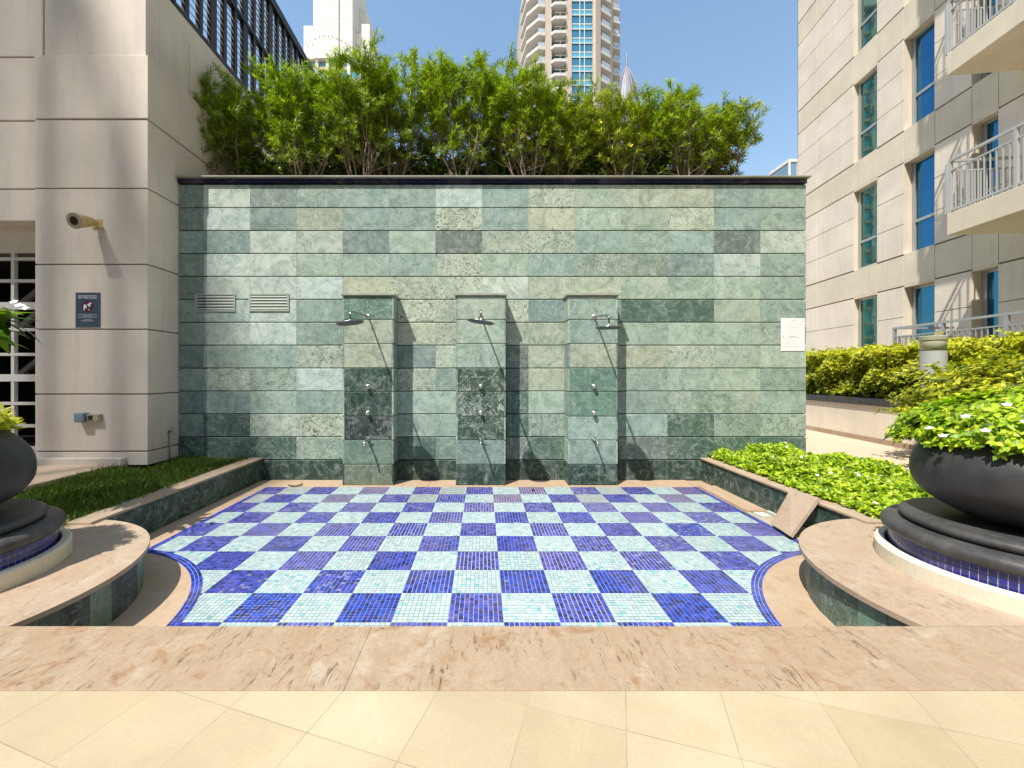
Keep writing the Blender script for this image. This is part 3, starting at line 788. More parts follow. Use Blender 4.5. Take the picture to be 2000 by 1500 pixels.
# ================================================================== LEFT BUILDING
LB = thing('corner_building', 'pinkish beige precast building with a dark metal screen, left of the green wall', 'building', (-4.33, 5.43, 0))
def lb(mb, x0, x1, y0, y1, z0, z1, **k_): mb.box(x0+4.33, x1+4.33, y0-5.43, y1-5.43, z0, z1, **k_)
m_ = MB(); jz = [.33, .508, 1.249, 2.089, 2.929, 3.914, 4.807, 5.627]; gp = .008
for i in range(1, 7):
    z0, z1 = jz[i]+gp, jz[i+1]-(gp if i < 6 else 0)
    pr = .0 if i == 6 else .012
    lb(m_, -5.80, -4.33-pr, 5.43+pr, 5.70, z0, z1)
    for a, b in ((5.702, 6.50), (6.515, 8.75), (8.765, 11.0), (11.015, 14.5)):
        lb(m_, -4.6, -4.33-pr, a if a > 5.71 else 5.7005, b, z0, z1)
lb(m_, -5.80, -4.345, 5.445, 5.70, .33, .508-gp)
lb(m_, -4.6, -4.345, 5.7005, 6.0, .33, .508-gp)
lb(m_, -5.80, -4.62, 5.36, 5.444, .33, .43)
# upper storey, set back
lb(m_, -5.70, -4.385, 5.465, 5.70, 5.627, 7.2); lb(m_, -6.4, -5.73, 5.465, 5.7, 5.64, 7.2)
for a, b in ((5.702, 6.27), (6.285, 8.9), (8.915, 11.4), (11.415, 14.5)): lb(m_, -4.6, -4.385, a, b, 5.6275, 6.45)
lb(m_, -4.6, -4.43, 5.7015, 14.5, 6.451, 6.80)
# left wall with lintel
for z0, z1 in ((3.505, 3.914), (3.925, 4.80), (4.815, 5.63)):
    lb(m_, -9.6, -5.815, 5.47, 5.70, z0, z1-.006)
lb(m_, -9.6, -6.42, 5.475, 5.70, 5.64, 7.2)
lb(m_, -9.6, -5.80, 5.702, 6.3, 3.49, 3.62)
m_.build('wall_panels', M['beige'], LB, bevel=.006)
cr = MB(); lb(cr, -5.78, -4.365, 5.46, 14.45, .33, 5.60); lb(cr, -5.68, -4.45, 5.5, 14.4, 5.60, 6.79); lb(cr, -9.55, -5.78, 5.50, 5.98, 3.62, 7.15)
lb(cr, -9.6, -5.79, 5.9, 6.5, 3.3, 3.48)
cr.build('wall_core', simple('joint_brown', c4(.26, .21, .165), .9), LB)
# room behind the glazing, its indoor gloom put into a near black colour
dr = MB(); lb(dr, -12, -5.79, 8.4, 8.5, .3, 3.6); lb(dr, -12, -5.79, 5.95, 8.5, .30, .34); lb(dr, -12.1, -12, 5.9, 8.5, .3, 3.6); lb(dr, -12, -9.55, 5.95, 6.0, .3, 3.6); lb(dr, -5.80, -5.788, 5.9, 8.5, .3, 3.48); lb(dr, -12, -5.79, 6.51, 8.5, 3.3, 3.4)
dr.build('interior', M['darkroom'], LB)
wf = MB(); WYY = 5.86
for x in (-5.86, -6.56, -7.26, -7.96, -8.66): lb(wf, x-.022, x+.022, WYY, WYY+.05, .35, 3.40)
for z, hh in ((3.30, .10), (3.117, .02), (2.811, .02), (2.462, .05), (2.13, .02), (1.785, .02), (1.457, .05), (1.10, .02), (.787, .02), (.45, .05)):
    lb(wf, -9.5, -5.80, WYY-.004, WYY+.045, z-hh, z+hh)
lb(wf, -9.5, -5.80, WYY-.006, WYY+.06, 3.40, 3.49)
wf.build('glazing_bars', M['white'], LB)
br = MB()
for a, b in (((-7.4, 6.6, 2.1), (-6.1, 6.6, 3.3)), ((-7.9, 6.7, 2.2), (-6.5, 6.7, 3.3)), ((-7.6, 6.9, 1.5), (-6.2, 6.9, 2.6))):
    br.bar((a[0]+4.33, a[1]-5.43, a[2]), (b[0]+4.33, b[1]-5.43, b[2]), .07)
for x in (-6.9, -6.55, -6.35, -7.2): lb(br, x-.03, x+.03, 7.1, 7.16, .5, 1.7)
br.build('inner_braces', simple('grey_braces', c4(.25, .26, .26), .6), LB)
# lattice screen
ls = thing('metal_screen', 'dark bronze louvred metal screen on top of the corner building', 'screen', (-4.47, 6.0, 6.80))
fr = MB(); ZB, ZM, ZT = 0.0, 1.25, 2.48; LEN = 9.4
for z in (ZB, ZM): fr.box(-.05, .05, 0, LEN, z, z+.07)
fr.box(-.07, .07, 0, LEN, ZT-.02, ZT+.16)
i = 0; y = 0
while y <= LEN+.01:
    wd = .075 if i % 3 == 0 else .04
    fr.box(-.035, .035, y-wd, y+wd, .07 if i % 3 else -.0, ZT-.021) if True else None
    y += .31; i += 1
fr.build('frame', M['lattice'], ls)
sl = MB()
for k_ in range(21):
    z = .12+k_*.113
    if abs(z-ZM) < .06: continue
    sl.face([(-.045, .02, z+.045), (-.045, LEN, z+.045), (.02, LEN, z-.02), (.02, .02, z-.02)])
    sl.face([(-.045, .02, z+.052), (-.045, LEN, z+.052), (.02, LEN, z-.013), (.02, .02, z-.013)])
sl.build('slats', M['lattice'], ls)

# PET FREE ZONE sign
sx0, sx1, sz0, sz1 = -5.268, -4.953, 2.115, 2.563
t = thing('pet_sign', 'slate blue sign with a crossed out dog on the beige corner wall', 'sign', ((sx0+sx1)/2, 5.4405, sz0))
hw = (sx1-sx0)/2; hh = sz1-sz0
m_ = MB(); m_.box(-hw, hw, -.008, 0, 0, hh); m_.build('board', M['signblue'], t, bevel=.001)
bo = MB(); e = .012
for q in ((-hw+e, hw-e, e, e+.0025), (-hw+e, hw-e, hh-e-.0025, hh-e)): bo.box(q[0], q[1], -.0092, -.0081, q[2], q[3])
for x in (-hw+e, hw-e-.0025): bo.box(x, x+.0025, -.0092, -.0081, e+.0026, hh-e-.0026)
bo.build('border', simple('pale_blue_line', c4(.14, .21, .26), .5), t)
text('PET FREE ZONE', 'lettering', .040, M['signwhite'], t, (0, -.0095, hh-.068), sx=.86)
ar = MB(); rr = random.Random(5)
def script_line(mb, z, a, b, h_, gap=.0035):
    x = a
    while x < b:
        l_ = rr.uniform(.008, .028); x2 = min(b, x+l_)
        mb.box(x, x2, -.0094, -.0081, z, z+h_*.55)
        if rr.random() < .7: mb.box(x+.002, x+.0045, -.0094, -.0081, z+h_*.56, z+h_)
        x = x2+gap
script_line(ar, hh-.045, -.12, .12, .012)
for z, a, b, h_ in ((.160, -.12, .12, .008), (.143, -.05, .05, .008), (.128, -.12, .12, .009), (.098, -.045, .05, .006), (.080, -.08, .08, .009)): script_line(ar, z, a, b, h_)
ar.build('small_print', M['signwhite'], t)
ci = MB(); cz = .272
for k_ in range(40):
    a0, a1 = 2*PI*k_/40, 2*PI*(k_+1)/40
    ci.face([(0, -.0086, cz), (.075*math.cos(a0), -.0086, cz+.075*math.sin(a0)), (.075*math.cos(a1), -.0086, cz+.075*math.sin(a1))])
ci.build('disc', M['maroon'], t)
dg = MB()
def poly(pts, s_=.0023, y=-.0096): dg.face([((px_-0)*s_, y, cz+pz_*s_) for px_, pz_ in pts])
poly([(-22, -22), (-16, -23), (-14, -10), (-6, -12), (-5, 0), (-14, 12), (-20, 8), (-23, -4)])            # hind quarters
poly([(-4, 10), (10, -6), (15, 0), (17, 10), (24, 15), (17, 20), (12, 22), (8, 14)])                     # chest, head
poly([(3, -12), (6, -16), (13, -24), (9, -25), (5, -22)])                                             # foreleg
dg.build('dog_pictogram', M['signwhite'], t)

# yellow wall spotlight
t = thing('wall_spotlight', 'weathered yellow spotlight fixed high on the beige corner wall', 'lamp', (-4.99, 5.442, 3.45))
ax0 = Vector((.0, -.09, .0)); ax1 = Vector((-.005, -.30, -.065)); dv = (ax1-ax0).normalized()
h_ = MB(); h_.tube([ax0-dv*.03, ax0, ax0+dv*.08, ax1-dv*.03, ax1], [.035, .058, .072, .088, .095], 28, caps=True); ho = h_.build('housing', M['yellowlamp'], t, smooth=False)
h2 = MB(); h2.tube([ax1, ax1+dv*.012], [.097, .093], 28); h2.build('rim', M['beigebox'], t)
h3 = MB(); h3.tube([ax1+dv*.0125, ax1+dv*.014], .052, 28); h3.build('lens', M['lens'], t)
b_ = MB(); b_.bar((0, 0, 0), (0, -.12, .0), .05, .05); b_.box(-.06, .06, -.012, 0, -.06, .06); b_.bar((.02, -.06, -.03), (.085, -.015, -.055), .045, .03); b_.build('bracket', M['yellowlamp'], t, bevel=.003)
# socket boxes, wall tap
t = thing('socket_box', 'blue grey plastic socket box low on the beige corner wall', 'socket', (-5.145, 5.442, .95))
m_ = MB(); m_.box(-.065, .06, -.10, 0, -.06, .065); m_.build('box', M['bluebox'], t, bevel=.018)
t = thing('switch_box', 'small beige switch box right beside the blue grey socket box', 'switch', (-5.0, 5.442, .95))
m_ = MB(); m_.box(-.08, .075, -.06, 0, -.045, .045); m_.build('box', M['beigebox'], t, bevel=.006)
m_ = MB(); m_.box(-.055, .0, -.068, -.0605, -.028, .028); m_.build('switch', M['lens'], t, bevel=.003)
t = thing('garden_tap', 'small garden tap on a thin pipe at the corner of the beige wall', 'tap', (-4.341, 5.80, .72))
m_ = MB(); m_.tube([(.02, 0, 0), (.02, 0, -.42)], .009, 10); m_.build('pipe', M['beigebox'], t, smooth=True)
m_ = MB(); m_.tube([(0, 0, 0), (.06, -.01, .0), (.09, -.015, -.01), (.095, -.016, -.04)], [.014, .014, .013, .012], 12); m_.build('spout', M['chrome_old'], t, smooth=True)
m_ = MB(); m_.bar((.055, -.04, .04), (.055, .03, .045), .014); m_.tube([(.055, -.008, 0), (.055, -.008, .04)], .007, 8); m_.build('handle', M['chrome'], t)

# ================================================================== RIGHT BUILDING
RA = math.atan(.12); ks = 1/math.cos(RA)
RB = thing('apartment_building', 'beige panelled apartment building with balconies, right of the green wall', 'building', (10.77, 0, 0), -RA)
FL = 3.58; sb = [4.05+FL*k_ for k_ in range(6)]; st_ = [4.98+FL*k_ for k_ in range(6)]   # spandrel bottoms / tops
Yv = [-4.0, -1.2, 1.0, 2.2, 4.2, 5.2, 7.3, 8.55, 9.68, 10.27, 11.22, 12.16, 13.10, 14.06, 15.90, 17.02]
Yv = [a*ks for a in Yv]
openings = {(12, 13): 'A', (10, 11): 'B', (8, 9): 'D', (6, 7): 'D', (4, 5): 'B', (2, 3): 'A'}
pn = MB(); bdm = MB(); g1 = .014
def piece(mb, a, b, z0, z1, pr=0): mb.box(-.06-pr, .10, a+.006, b-.006, z0, z1)
for i in range(len(Yv)-1):
    a, b = Yv[i], Yv[i+1]
    op = (i, i+1) in openings
    for f in range(-1, 6):
        zf0 = st_[f] if f >= 0 else st_[0]-FL         # sill / floor level
        zf1 = sb[f+1] if f+1 < 6 else st_[5]+2.65
        if f >= 0 or True:
            if f >= 0: piece(bdm, a, b, sb[f]+.03, st_[f]-.03, -.006)
        if not op:
            h_ = (zf1-zf0)/3
            for q in range(3):
                piece(pn, a, b, zf0+h_*q+g1*.6 if q else zf0+.012, zf0+h_*(q+1)-g1*.6 if q < 2 else zf1-.012)
pn.build('wall_panels', M['beige2'], RB, bevel=.005); bdm.build('floor_bands', M['band'], RB, bevel=.005)
cr = MB()
for i in range(len(Yv)-1):
    if (i, i+1) in openings:
        for f in range(6): cr.box(-.03, .6, Yv[i], Yv[i+1], sb[f]+.015, st_[f]-.015)
        cr.box(.32, .7, Yv[i], Yv[i+1], -.1, 27)
        cr.box(.0, .6, Yv[i], Yv[i+1], -.1, 1.40)
    else: cr.box(-.03, .7, Yv[i], Yv[i+1], -.1, 27)
cr.box(.701, 14, Yv[0], Yv[-1]-.01, -.1, 27.4)
cr.box(-.06, .70, Yv[-1]+.0, Yv[-1]+.02, -.1, 27)
cr.build('wall_core', simple('joint_dark_brown', c4(.17, .13, .10), .9), RB)  # plain dark brown core showing in the panel joints
for (i, j), kd in openings.items():
    a, b = Yv[i]+.006, Yv[j]-.006
    if b < 4: continue
    for f in range(-1, 4):
        z0 = (st_[f] if f >= 0 else st_[0]-FL)+.005; z1 = sb[f+1]-.031
        fx = .07 if kd == 'A' else .15
        wm_ = MB()
        wm_.box(fx, fx+.07, a, a+.07, z0, z1); wm_.box(fx, fx+.07, b-.12, b, z0, z1)
        wm_.box(fx, fx+.07, a+.0701, b-.1201, z1-.07, z1); wm_.box(fx, fx+.07, a+.0701, b-.1201, z0, z0+.07)
        zt = z0+(z1-z0)*.33 if kd != 'D' else z0+.9
        wm_.box(fx-.005, fx+.065, a+.0702, b-.1202, zt, zt+.08)
        wo = wm_.build('window' if kd != 'D' else 'balcony_door', M['alu'], RB)
        rv = MB(); a2, b2 = Yv[i], Yv[j]; z2, z3 = z0-.005, sb[f+1]
        rv.box(-.055, .30, b2-.0055, b2+.004, z2, z3); rv.box(-.055, .30, a2-.004, a2+.0055, z2, z3)
        rv.box(-.052, .30, a2+.006, b2-.006, z3-.03, z3+.028); rv.box(-.052, .30, a2+.006, b2-.006, z2-.028, z2+.004)
        rv.build('reveal', M['band'], wo)
        pm = MB(); pm.box(fx+.03, fx+.04, a+.071, b-.121, z0+.071, zt-.001); pm.box(fx+.03, fx+.04, a+.071, b-.121, zt+.081, z1-.071)
        pm.build('pane', M['glass_green'] if kd == 'A' else M['glass_blue'], wo)
# balconies
def balcony(y0, y1, z, full=True):
    bo_ = MB(); D = -1.49
    bo_.box(D, -.061, y0, y1, z-.36, z+.12); b = bo_.build('balcony', M['cream'], RB, bevel=.01)
    rl = MB(); rl.box(D+.02, D+.07, y0+.02, y1, z+1.28, z+1.33); rl.box(D+.03, D+.06, y0+.02, y1, z+1.12, z+1.15); rl.box(D+.03, D+.06, y0+.02, y1, z+.16, z+.20)
    rl.box(D+.071, -.10, y0+.02, y0+.07, z+1.28, z+1.33); rl.box(D+.071, -.10, y0+.03, y0+.06, z+.16, z+.20)
    y = y0+.04; q = 0
    while y < y1:
        wd = .024 if q % 11 == 0 else .011
        rl.box(D+.045-wd, D+.045+wd, y-wd, y+wd, z+.121, z+1.12 if wd < .02 else z+1.28); y += .115; q += 1
    x = D+.17
    while x < -.12:
        rl.box(x-.011, x+.011, y0+.034, y0+.056, z+.121, z+1.28); x += .115
    rl.build('railing', M['white'], b)
for f in range(-0, 5): balcony(1.0, 0, 0) if False else None
for f in range(0, 5):
    # far end of each balcony is at world Y about 9.25
    y_far = 9.25*ks
    bo_ = None
    balc_y0, balc_y1 = 3.0, y_far
    D = -1.49; z = st_[f]
    b1 = MB(); b1.box(D, -.061, balc_y0, balc_y1, z-.36, z+.12); b = b1.build('balcony', M['band'], RB, bevel=.01)
    rl = MB()
    def railing(rl, y0, y1, z):
        rl.box(D+.015, D+.075, y0, y1, z+1.27, z+1.32); rl.box(D+.03, D+.06, y0, y1, z+1.06, z+1.09); rl.box(D+.03, D+.06, y0, y1, z+.17, z+.21)
        rl.box(D+.076, -.10, y1-.06, y1, z+1.27, z+1.32); rl.box(D+.076, -.10, y1-.045, y1-.015, z+.17, z+.21); rl.box(D+.076, -.10, y1-.045, y1-.015, z+1.06, z+1.09)
        y = y1-.03; q = 0
        while y > y0:
            wd = .028 if q % 11 == 0 else .0095
            rl.box(D+.045-wd, D+.045+wd, y-wd, y+wd, z+.122, z+1.06 if wd < .02 else z+1.27); y -= .118; q += 1
        x = D+.17
        while x < -.12:
            rl.box(x-.0095, x+.0095, y1-.0425, y1-.0175, z+.122, z+1.06); x += .118
    railing(rl, balc_y0, balc_y1, z)
    rl.box(D, D+.10, balc_y1-.012, balc_y1+.05, z+.121, z+1.25)
    rl.build('railing', M['rail'], b)
b1 = MB(); b1.box(-1.49, -.061, 0, 10.72*ks, -.1, 1.50); b = b1.build('terrace', M['band'], RB)
rl = MB(); railing(rl, 1.0, 10.70*ks, 1.40); rl.build('railing', M['alu'], b)

# ------------------------------------------------------------------ cream garden wall, hedge, bollard lamp (rotated like the building)
GW = thing('garden_wall', 'cream rendered planter wall with black capping in front of the clipped hedge', 'wall', (6.02, 0, 0), -RA)
m_ = MB(); m_.box(.02, .30, 2.2, 15, TOP, .95); m_.build('wall', M['cream'], GW)
m_ = MB(); m_.box(0, .019, 2.2, 15, TOP-.004, TOP+.085); m_.build('plinth', M['trav'], GW)
m_ = MB()
for q in range(30): m_.box(-.02, .50, 2.2+q*.43+.002, 2.2+(q+1)*.43-.002, .951, 1.05)
m_.build('capping', M['blackcap'], GW, bevel=.004)
m_ = MB(); m_.box(.301, 3.0, 2.2, 15, .3, 1.0); m_.build('soil', M['soil'], GW)
def ellip(n, c, r, top_only=True):
    v_ = rng.normal(0, 1, (n, 3)); v_ = unit(v_)
    if top_only: v_[:, 2] = np.abs(v_[:, 2])
    return np.array(c)+v_*np.array(r), unit(v_/np.array(r))
H_COL = [(.34, .38, .02), (.50, .50, .03), (.17, .23, .02), (.07, .11, .015), (.60, .56, .04)]
def hedge_mesh(parent, x0, x1, y0, y1, z0, ztop, n, sz=.045, cols=H_COL, wt=(4, 4, 3, 2, 1.5)):
    # shell of rosettes over the front, top and a bit of volume
    cs = []; ax = []
    nf = int(n*.55); nt_ = int(n*.35); nv = n-nf-nt_
    yy = rng.uniform(y0, y1, nf); zz = z0+(ztop-z0)*rng.uniform(0, 1, nf)**.8
    bulge = .10*np.sin(yy*4.1)+.08*np.sin(yy*9.3+zz*5)+.06*np.sin(zz*11+yy*3)
    xx = x0-bulge+rng.exponential(.06, nf)
    cs.append(np.stack([xx, yy, zz], 1)); ax.append(np.stack([-np.ones(nf), rng.normal(0, .5, nf), rng.uniform(.1, 1.4, nf)], 1))
    yy = rng.uniform(y0, y1, nt_); xx = rng.uniform(x0, x1, nt_)
    zt = ztop+.06*np.sin(yy*5.3+xx*2)+.05*np.sin(xx*7+yy*13)-rng.exponential(.05, nt_)+(rng.random(nt_) < .06)*rng.uniform(0, .14, nt_)
    cs.append(np.stack([xx, yy, zt], 1)); ax.append(np.stack([rng.normal(0, .5, nt_), rng.normal(0, .5, nt_), np.ones(nt_)], 1))
    yy = rng.uniform(y0, y1, nv); xx = rng.uniform(x0+.05, x0+.5, nv); zz = rng.uniform(z0, ztop, nv)
    cs.append(np.stack([xx, yy, zz], 1)); ax.append(rng.normal(0, 1, (nv, 3)))
    cs = np.concatenate(cs); ax = np.concatenate(ax)
    p_, d_, n_ = rosettes(cs, ax, 5, 1.0)
    L = rng.uniform(.7, 1.25, len(p_))*sz
    # young leaves grow more frequent towards the top
    rel = (p_[:, 2]-z0)/(ztop-z0)
    col = palette(len(p_), cols, wt); gold = (rng.random(len(p_)) < np.clip(rel*1.1-.35, 0, .75))
    col[gold] = palette(int(gold.sum()), [(.60, .58, .03), (.70, .66, .05), (.42, .46, .03)], (2, 1, 2))
    return leaves('foliage', p_+ax[np.tile(np.arange(len(cs)), 5)]*0, d_, n_, L, L*.5, col, M['leaf'], parent, 'broad', .2)
HG = thing('clipped_hedge', 'long yellow green clipped hedge above the cream garden wall', 'hedge', (6.02, 0, 0), -RA)
hedge_mesh(HG, .55, 1.9, 4.0, 13.5, 1.06, 1.98, 15000, .062)
k_m = MB(); k_m.box(.75, 1.8, 4.0, 13.4, 1.0, 1.78); k_m.build('dark_core', simple('hedge_inside', c4(.035, .035, .012), .95, 0, .5, 15, .5), HG)  # solid dark box added to stop see-through between the leaves
for (bx, by, w1, w2, tz, lab) in ((6.35, 5.55, .95, .9, 1.72, 'loose yellow green shrub growing out in front of the bollard lamp'), (5.75, 4.75, .8, .8, 1.78, 'loose yellow green shrub behind the right bowl planter')):
    sh_ = thing('loose_shrub', lab, 'shrub', (bx, by, 1.0), -RA, 'loose shrubs before the clipped hedge')
    nn_ = 1500; v_ = unit(rng.normal(0, 1, (nn_, 3))); v_[:, 2] = np.abs(v_[:, 2]); an_ = np.arctan2(v_[:, 1], v_[:, 0])
    f_ = rng.uniform(.7, 1.05, nn_)*(1+.12*np.sin(an_*5)+.1*np.sin(v_[:, 2]*9+an_*3))
    cs_ = np.stack([v_[:, 0]*w1*f_+.35, v_[:, 1]*w2*f_, v_[:, 2]*(tz-1.0)*f_-.05], 1)
    p2, d2, n2 = rosettes(cs_, v_+np.array([0, 0, .6]), 6, 1.0); L2 = rng.uniform(.045, .085, len(p2))
    leaves('foliage', p2, d2, n2, L2, L2*.5, palette(len(p2), H_COL, (4, 4, 3, 2, 2)), M['leaf'], sh_, 'broad', .25)
BL_ = thing('bollard_lamp', 'pale grey bollard lamp standing in the clipped hedge', 'lamp', (6.80, 6.35, 1.0))
m_ = MB(); m_.lathe([(.150, 0), (.150, .86)], 40); m_.build('post', simple('pale_grey_paint', c4(.42, .44, .42), .4, 0, .05, 3, 0), BL_, smooth=True)
m_ = MB(); m_.lathe([(.13, .86), (.145, .861), (.145, 1.02)], 40); m_.build('light_window', glass('frosted_lamp_glass', c4(.55, .55, .42), .3, .0), BL_, smooth=True)
m_ = MB(); m_.lathe([(.10, 1.021), (.157, 1.021), (.157, 1.075), (.14, 1.085), (0, 1.088)], 40); m_.build('cap', simple('cap_olive', c4(.33, .33, .22), .5), BL_, smooth=False)

# ================================================================== CITY TOWERS
T1 = thing('stepped_tower', 'white stepped stone tower rising behind the shrubs, left of centre', 'tower', (-43, 120, 0))
def tb(mb, x0, x1, y0, y1, z0, z1): mb.box(x0+43, x1+43, y0-120, y1-120, z0, z1)
m_ = MB()
tb(m_, -48.5, -41.3, 120, 134, 92, 140); tb(m_, -40.8, -37.3, 120, 134, 92, 140); tb(m_, -41.3, -40.8, 120.6, 133, 92, 139.9)
tb(m_, -51.4, -48.51, 120.4, 130, 92, 101.5); tb(m_, -37.29, -35.2, 127, 138, 92, 112)
tb(m_, -34.9, -32.6, 120.8, 131, 92, 102.3); tb(m_, -37.29, -34.91, 122.5, 131, 92, 101.0)
for a in np.arange(-51.2, -33, 3.05): tb(m_, a, a+.8, 120.6, 121.5, 0, 92)
tb(m_, -51.3, -32.7, 124, 138, 0, 91.9)
m_.build('stone_walls', M['towerwhite'], T1)
m_ = MB(); tb(m_, -51.2, -32.7, 121.6, 123.9, 0, 91.8); m_.build('glazing', M['glass_teal'], T1)
m_ = MB()
for z in np.arange(3, 91, 3.6): tb(m_, -51.3, -32.6, 121.0, 121.59, z, z+.9)
m_.build('floor_bands', M['towerbeige'], T1)
m_ = MB()
for z in np.arange(94, 140, 3.1): tb(m_, -48.5, -41.3, 119.985, 119.999, z, z+.07); tb(m_, -40.8, -37.3, 119.985, 119.999, z, z+.07)
for x in (-46.1, -43.7): tb(m_, x, x+.06, 119.985, 119.999, 92, 140)
for q, x in enumerate(np.arange(-50.6, -36.9, 1.25)): tb(m_, x, x+.28, 119.9, 119.97, 96+2*math.sin(q/9*PI), 96.5+2*math.sin(q/9*PI))
m_.build('joints', simple('tower_joint', c4(.42, .38, .33), .9), T1)

T2 = thing('residential_tower', 'tall beige residential tower with white balconies and a teal glass strip', 'tower', (20, 100, 0))
TZ = 101; F2 = 3.36
def t2(x, y): return (x-20, y-100)
m_ = MB()
def prism(mb, pts, z0, z1, mi=0):
    q = [t2(*p_) for p_ in pts]; n = len(q)
    mb.face([(x, y, z1) for x, y in q], mi=mi); mb.face([(x, y, z0) for x, y in q][::-1], mi=mi)
    for i in range(n): mb.face([(*q[i], z0), (*q[(i+1) % n], z0), (*q[(i+1) % n], z1), (*q[i], z1)], mi=mi)
prism(m_, [(10.2, 110), (14.8, 102.2), (14.8, 100), (16.3, 100), (16.3, 102.2), (19.7, 102.2), (19.7, 100), (21.1, 100), (21.1, 100.8), (26.1, 100.8), (26.1, 99.8), (26.7, 99.6), (28.2, 100.7), (28.2, 102.0), (31.6, 107), (32.2, 106.4), (33.3, 108), (33.1, 109.3), (36.6, 113), (36.6, 125), (10.2, 125)], 0, TZ)
m_.build('walls', M['towerbeige'], T2)
g_ = MB(); g_.box(1.1, 6.1, .5, .79, 0, TZ-.5); g_.build('glazing', M['glass_teal_dark'], T2)
g_ = MB()
for q in range(0, 30):
    z = q*F2
    g_.box(1.1, 6.1, .40, .499, z, z+1.15)
g_.build('spandrel_glass', M['glass_teal'], T2)
g_ = MB()
for q in range(0, 30):
    z = q*F2
    for dz in (-.08, 1.13): g_.box(1.1, 6.1, .25, .399, z+dz, z+dz+.14)
for x in (3.05, 4.15): g_.box(x-.07, x+.07, .22, .249, 0, TZ-.5)
g_.build('mullions', M['white'], T2)
dk = MB()
for q in range(30):
    z = q*F2
    dk.box(-3.65, -.35, 2.13, 2.19, z+.2, z+2.75)
dk.build('balcony_doors', M['glass_teal_dark'], T2)
proto = MB(); proto.face([(-3.9, -.1, 0), (-3.1, -.9, 0), (-.5, -.9, 0), (-.35, -.1, 0), (-.35, 2.1, 0), (-3.65, 2.1, 0)][::-1])
pts = [(-3.9, -.1), (-3.1, -.9), (-.5, -.9), (-.35, -.1), (-.35, 2.1), (-3.65, 2.1)]
proto.face([(x, y, .7) for x, y in pts])
for i in range(6): a, b = pts[i], pts[(i+1) % 6]; proto.face([(a[0], a[1], 0), (b[0], b[1], 0), (b[0], b[1], .7), (a[0], a[1], .7)])
proto.tube([(-3.0, -.8, 1.5), (-.6, -.8, 1.5)], .05, 5); proto.tube([(-1.8, -.8, .7), (-1.8, -.8, 1.5)], .05, 5)
M['balc'] = facade('weathered_white', c4(.56, .54, .50))
pa = proto.build('balcony', M['balc'], T2)
def slabmesh(pts, th):
    m_ = MB(); n = len(pts)
    m_.face([(x, y, 0) for x, y in pts][::-1]); m_.face([(x, y, th) for x, y in pts])
    for i in range(n): a, b = pts[i], pts[(i+1) % n]; m_.face([(*a, 0), (*b, 0), (*b, th), (*a, th)])
    return m_
b2 = slabmesh([t2(*p_) for p_ in ((9.6, 109), (10.6, 102.5), (13.1, 99.6), (14.79, 99.9), (14.79, 102.4), (10.4, 109.5))], .75).build('balcony', M['balc'], T2)
b3 = slabmesh([t2(*p_) for p_ in ((28.3, 100.8), (31.2, 102.6), (32.15, 106.3), (31.55, 106.8), (28.25, 102.0))], .7).build('balcony', M['balc'], T2)
b4 = slabmesh([t2(*p_) for p_ in ((33.35, 108), (35.4, 108.6), (36.4, 111.8), (35.3, 111.6), (33.2, 109.3))], .5).build('balcony', M['balc'], T2)
zs = [8.2+F2*q for q in range(0, 27)]
for bb, ln_ in ((b2, ((13.1, 99.9), (14.7, 100.1))), (b3, ((28.7, 101.2), (31.0, 102.7))), (b4, ((33.6, 108.3), (35.2, 108.8)))):
    m_ = MB(); a, b = t2(*ln_[0]), t2(*ln_[1]); m_.bar((*a, 1.3), (*b, 1.3), .06, 1.0); m_.build('balustrade', M['balu'], bb)
for bb in (pa, b2, b3, b4):
    for q, z in enumerate(zs):
        o = bb if q == 0 else bb.copy()
        if q:
            C.objects.link(o); o.parent = T2
            for ch_ in list(bb.children):
                c_ = ch_.copy(); C.objects.link(c_); c_.parent = o
        o.location = (0, 0, z)

T3 = thing('domed_spire', 'grey pointed dome with a needle spire just right of the beige tower', 'spire', (51.2, 150, -3.5))
m_ = MB(); m_.lathe([(5.4, 60), (5.4, 92), (5.1, 97), (4.4, 102), (3.3, 107), (2.0, 111), (.6, 114.2), (.25, 116)], 16); m_.build('dome', M['domegrey'], T3, smooth=False)
m_ = MB(); m_.lathe([(6, 0), (6, 60)], 16); m_.build('shaft', M['towerbeige'], T3)
m_ = MB(); m_.tube([(0, 0, 115.5), (0, 0, 118.5), (.1, 0, 120.5)], [.4, .28, .06], 8); m_.build('needle', M['domegrey'], T3)
m_ = MB()
for q in range(8):
    an = 2*PI*q/8+.2; m_.tube([(r_*math.cos(an), r_*math.sin(an), z) for r_, z in ((5.5, 92), (5.2, 97), (4.5, 102), (3.4, 107), (2.1, 111), (.7, 114.2))], .10, 5)
m_.build('ribs', M['towerside'], T3)
T4 = thing('distant_glass_block', 'small distant glass block peeking above the right end of the green wall', 'building', (88, 120, 0))
m_ = MB(); m_.box(-.7, 6, 0, 8, 0, 62.2); m_.build('glass_body', glass('grey_blue_glass', c4(.25, .35, .42), .1, .5), T4)
m_ = MB(); m_.box(-.9, 6, -.3, 8, 62.21, 63.0)
for x in (-.9, 1.5, 4.2): m_.box(x, x+.45, -.31, -.01, 0, 62.2)
m_.build('white_frame', M['towerwhite'], T4)

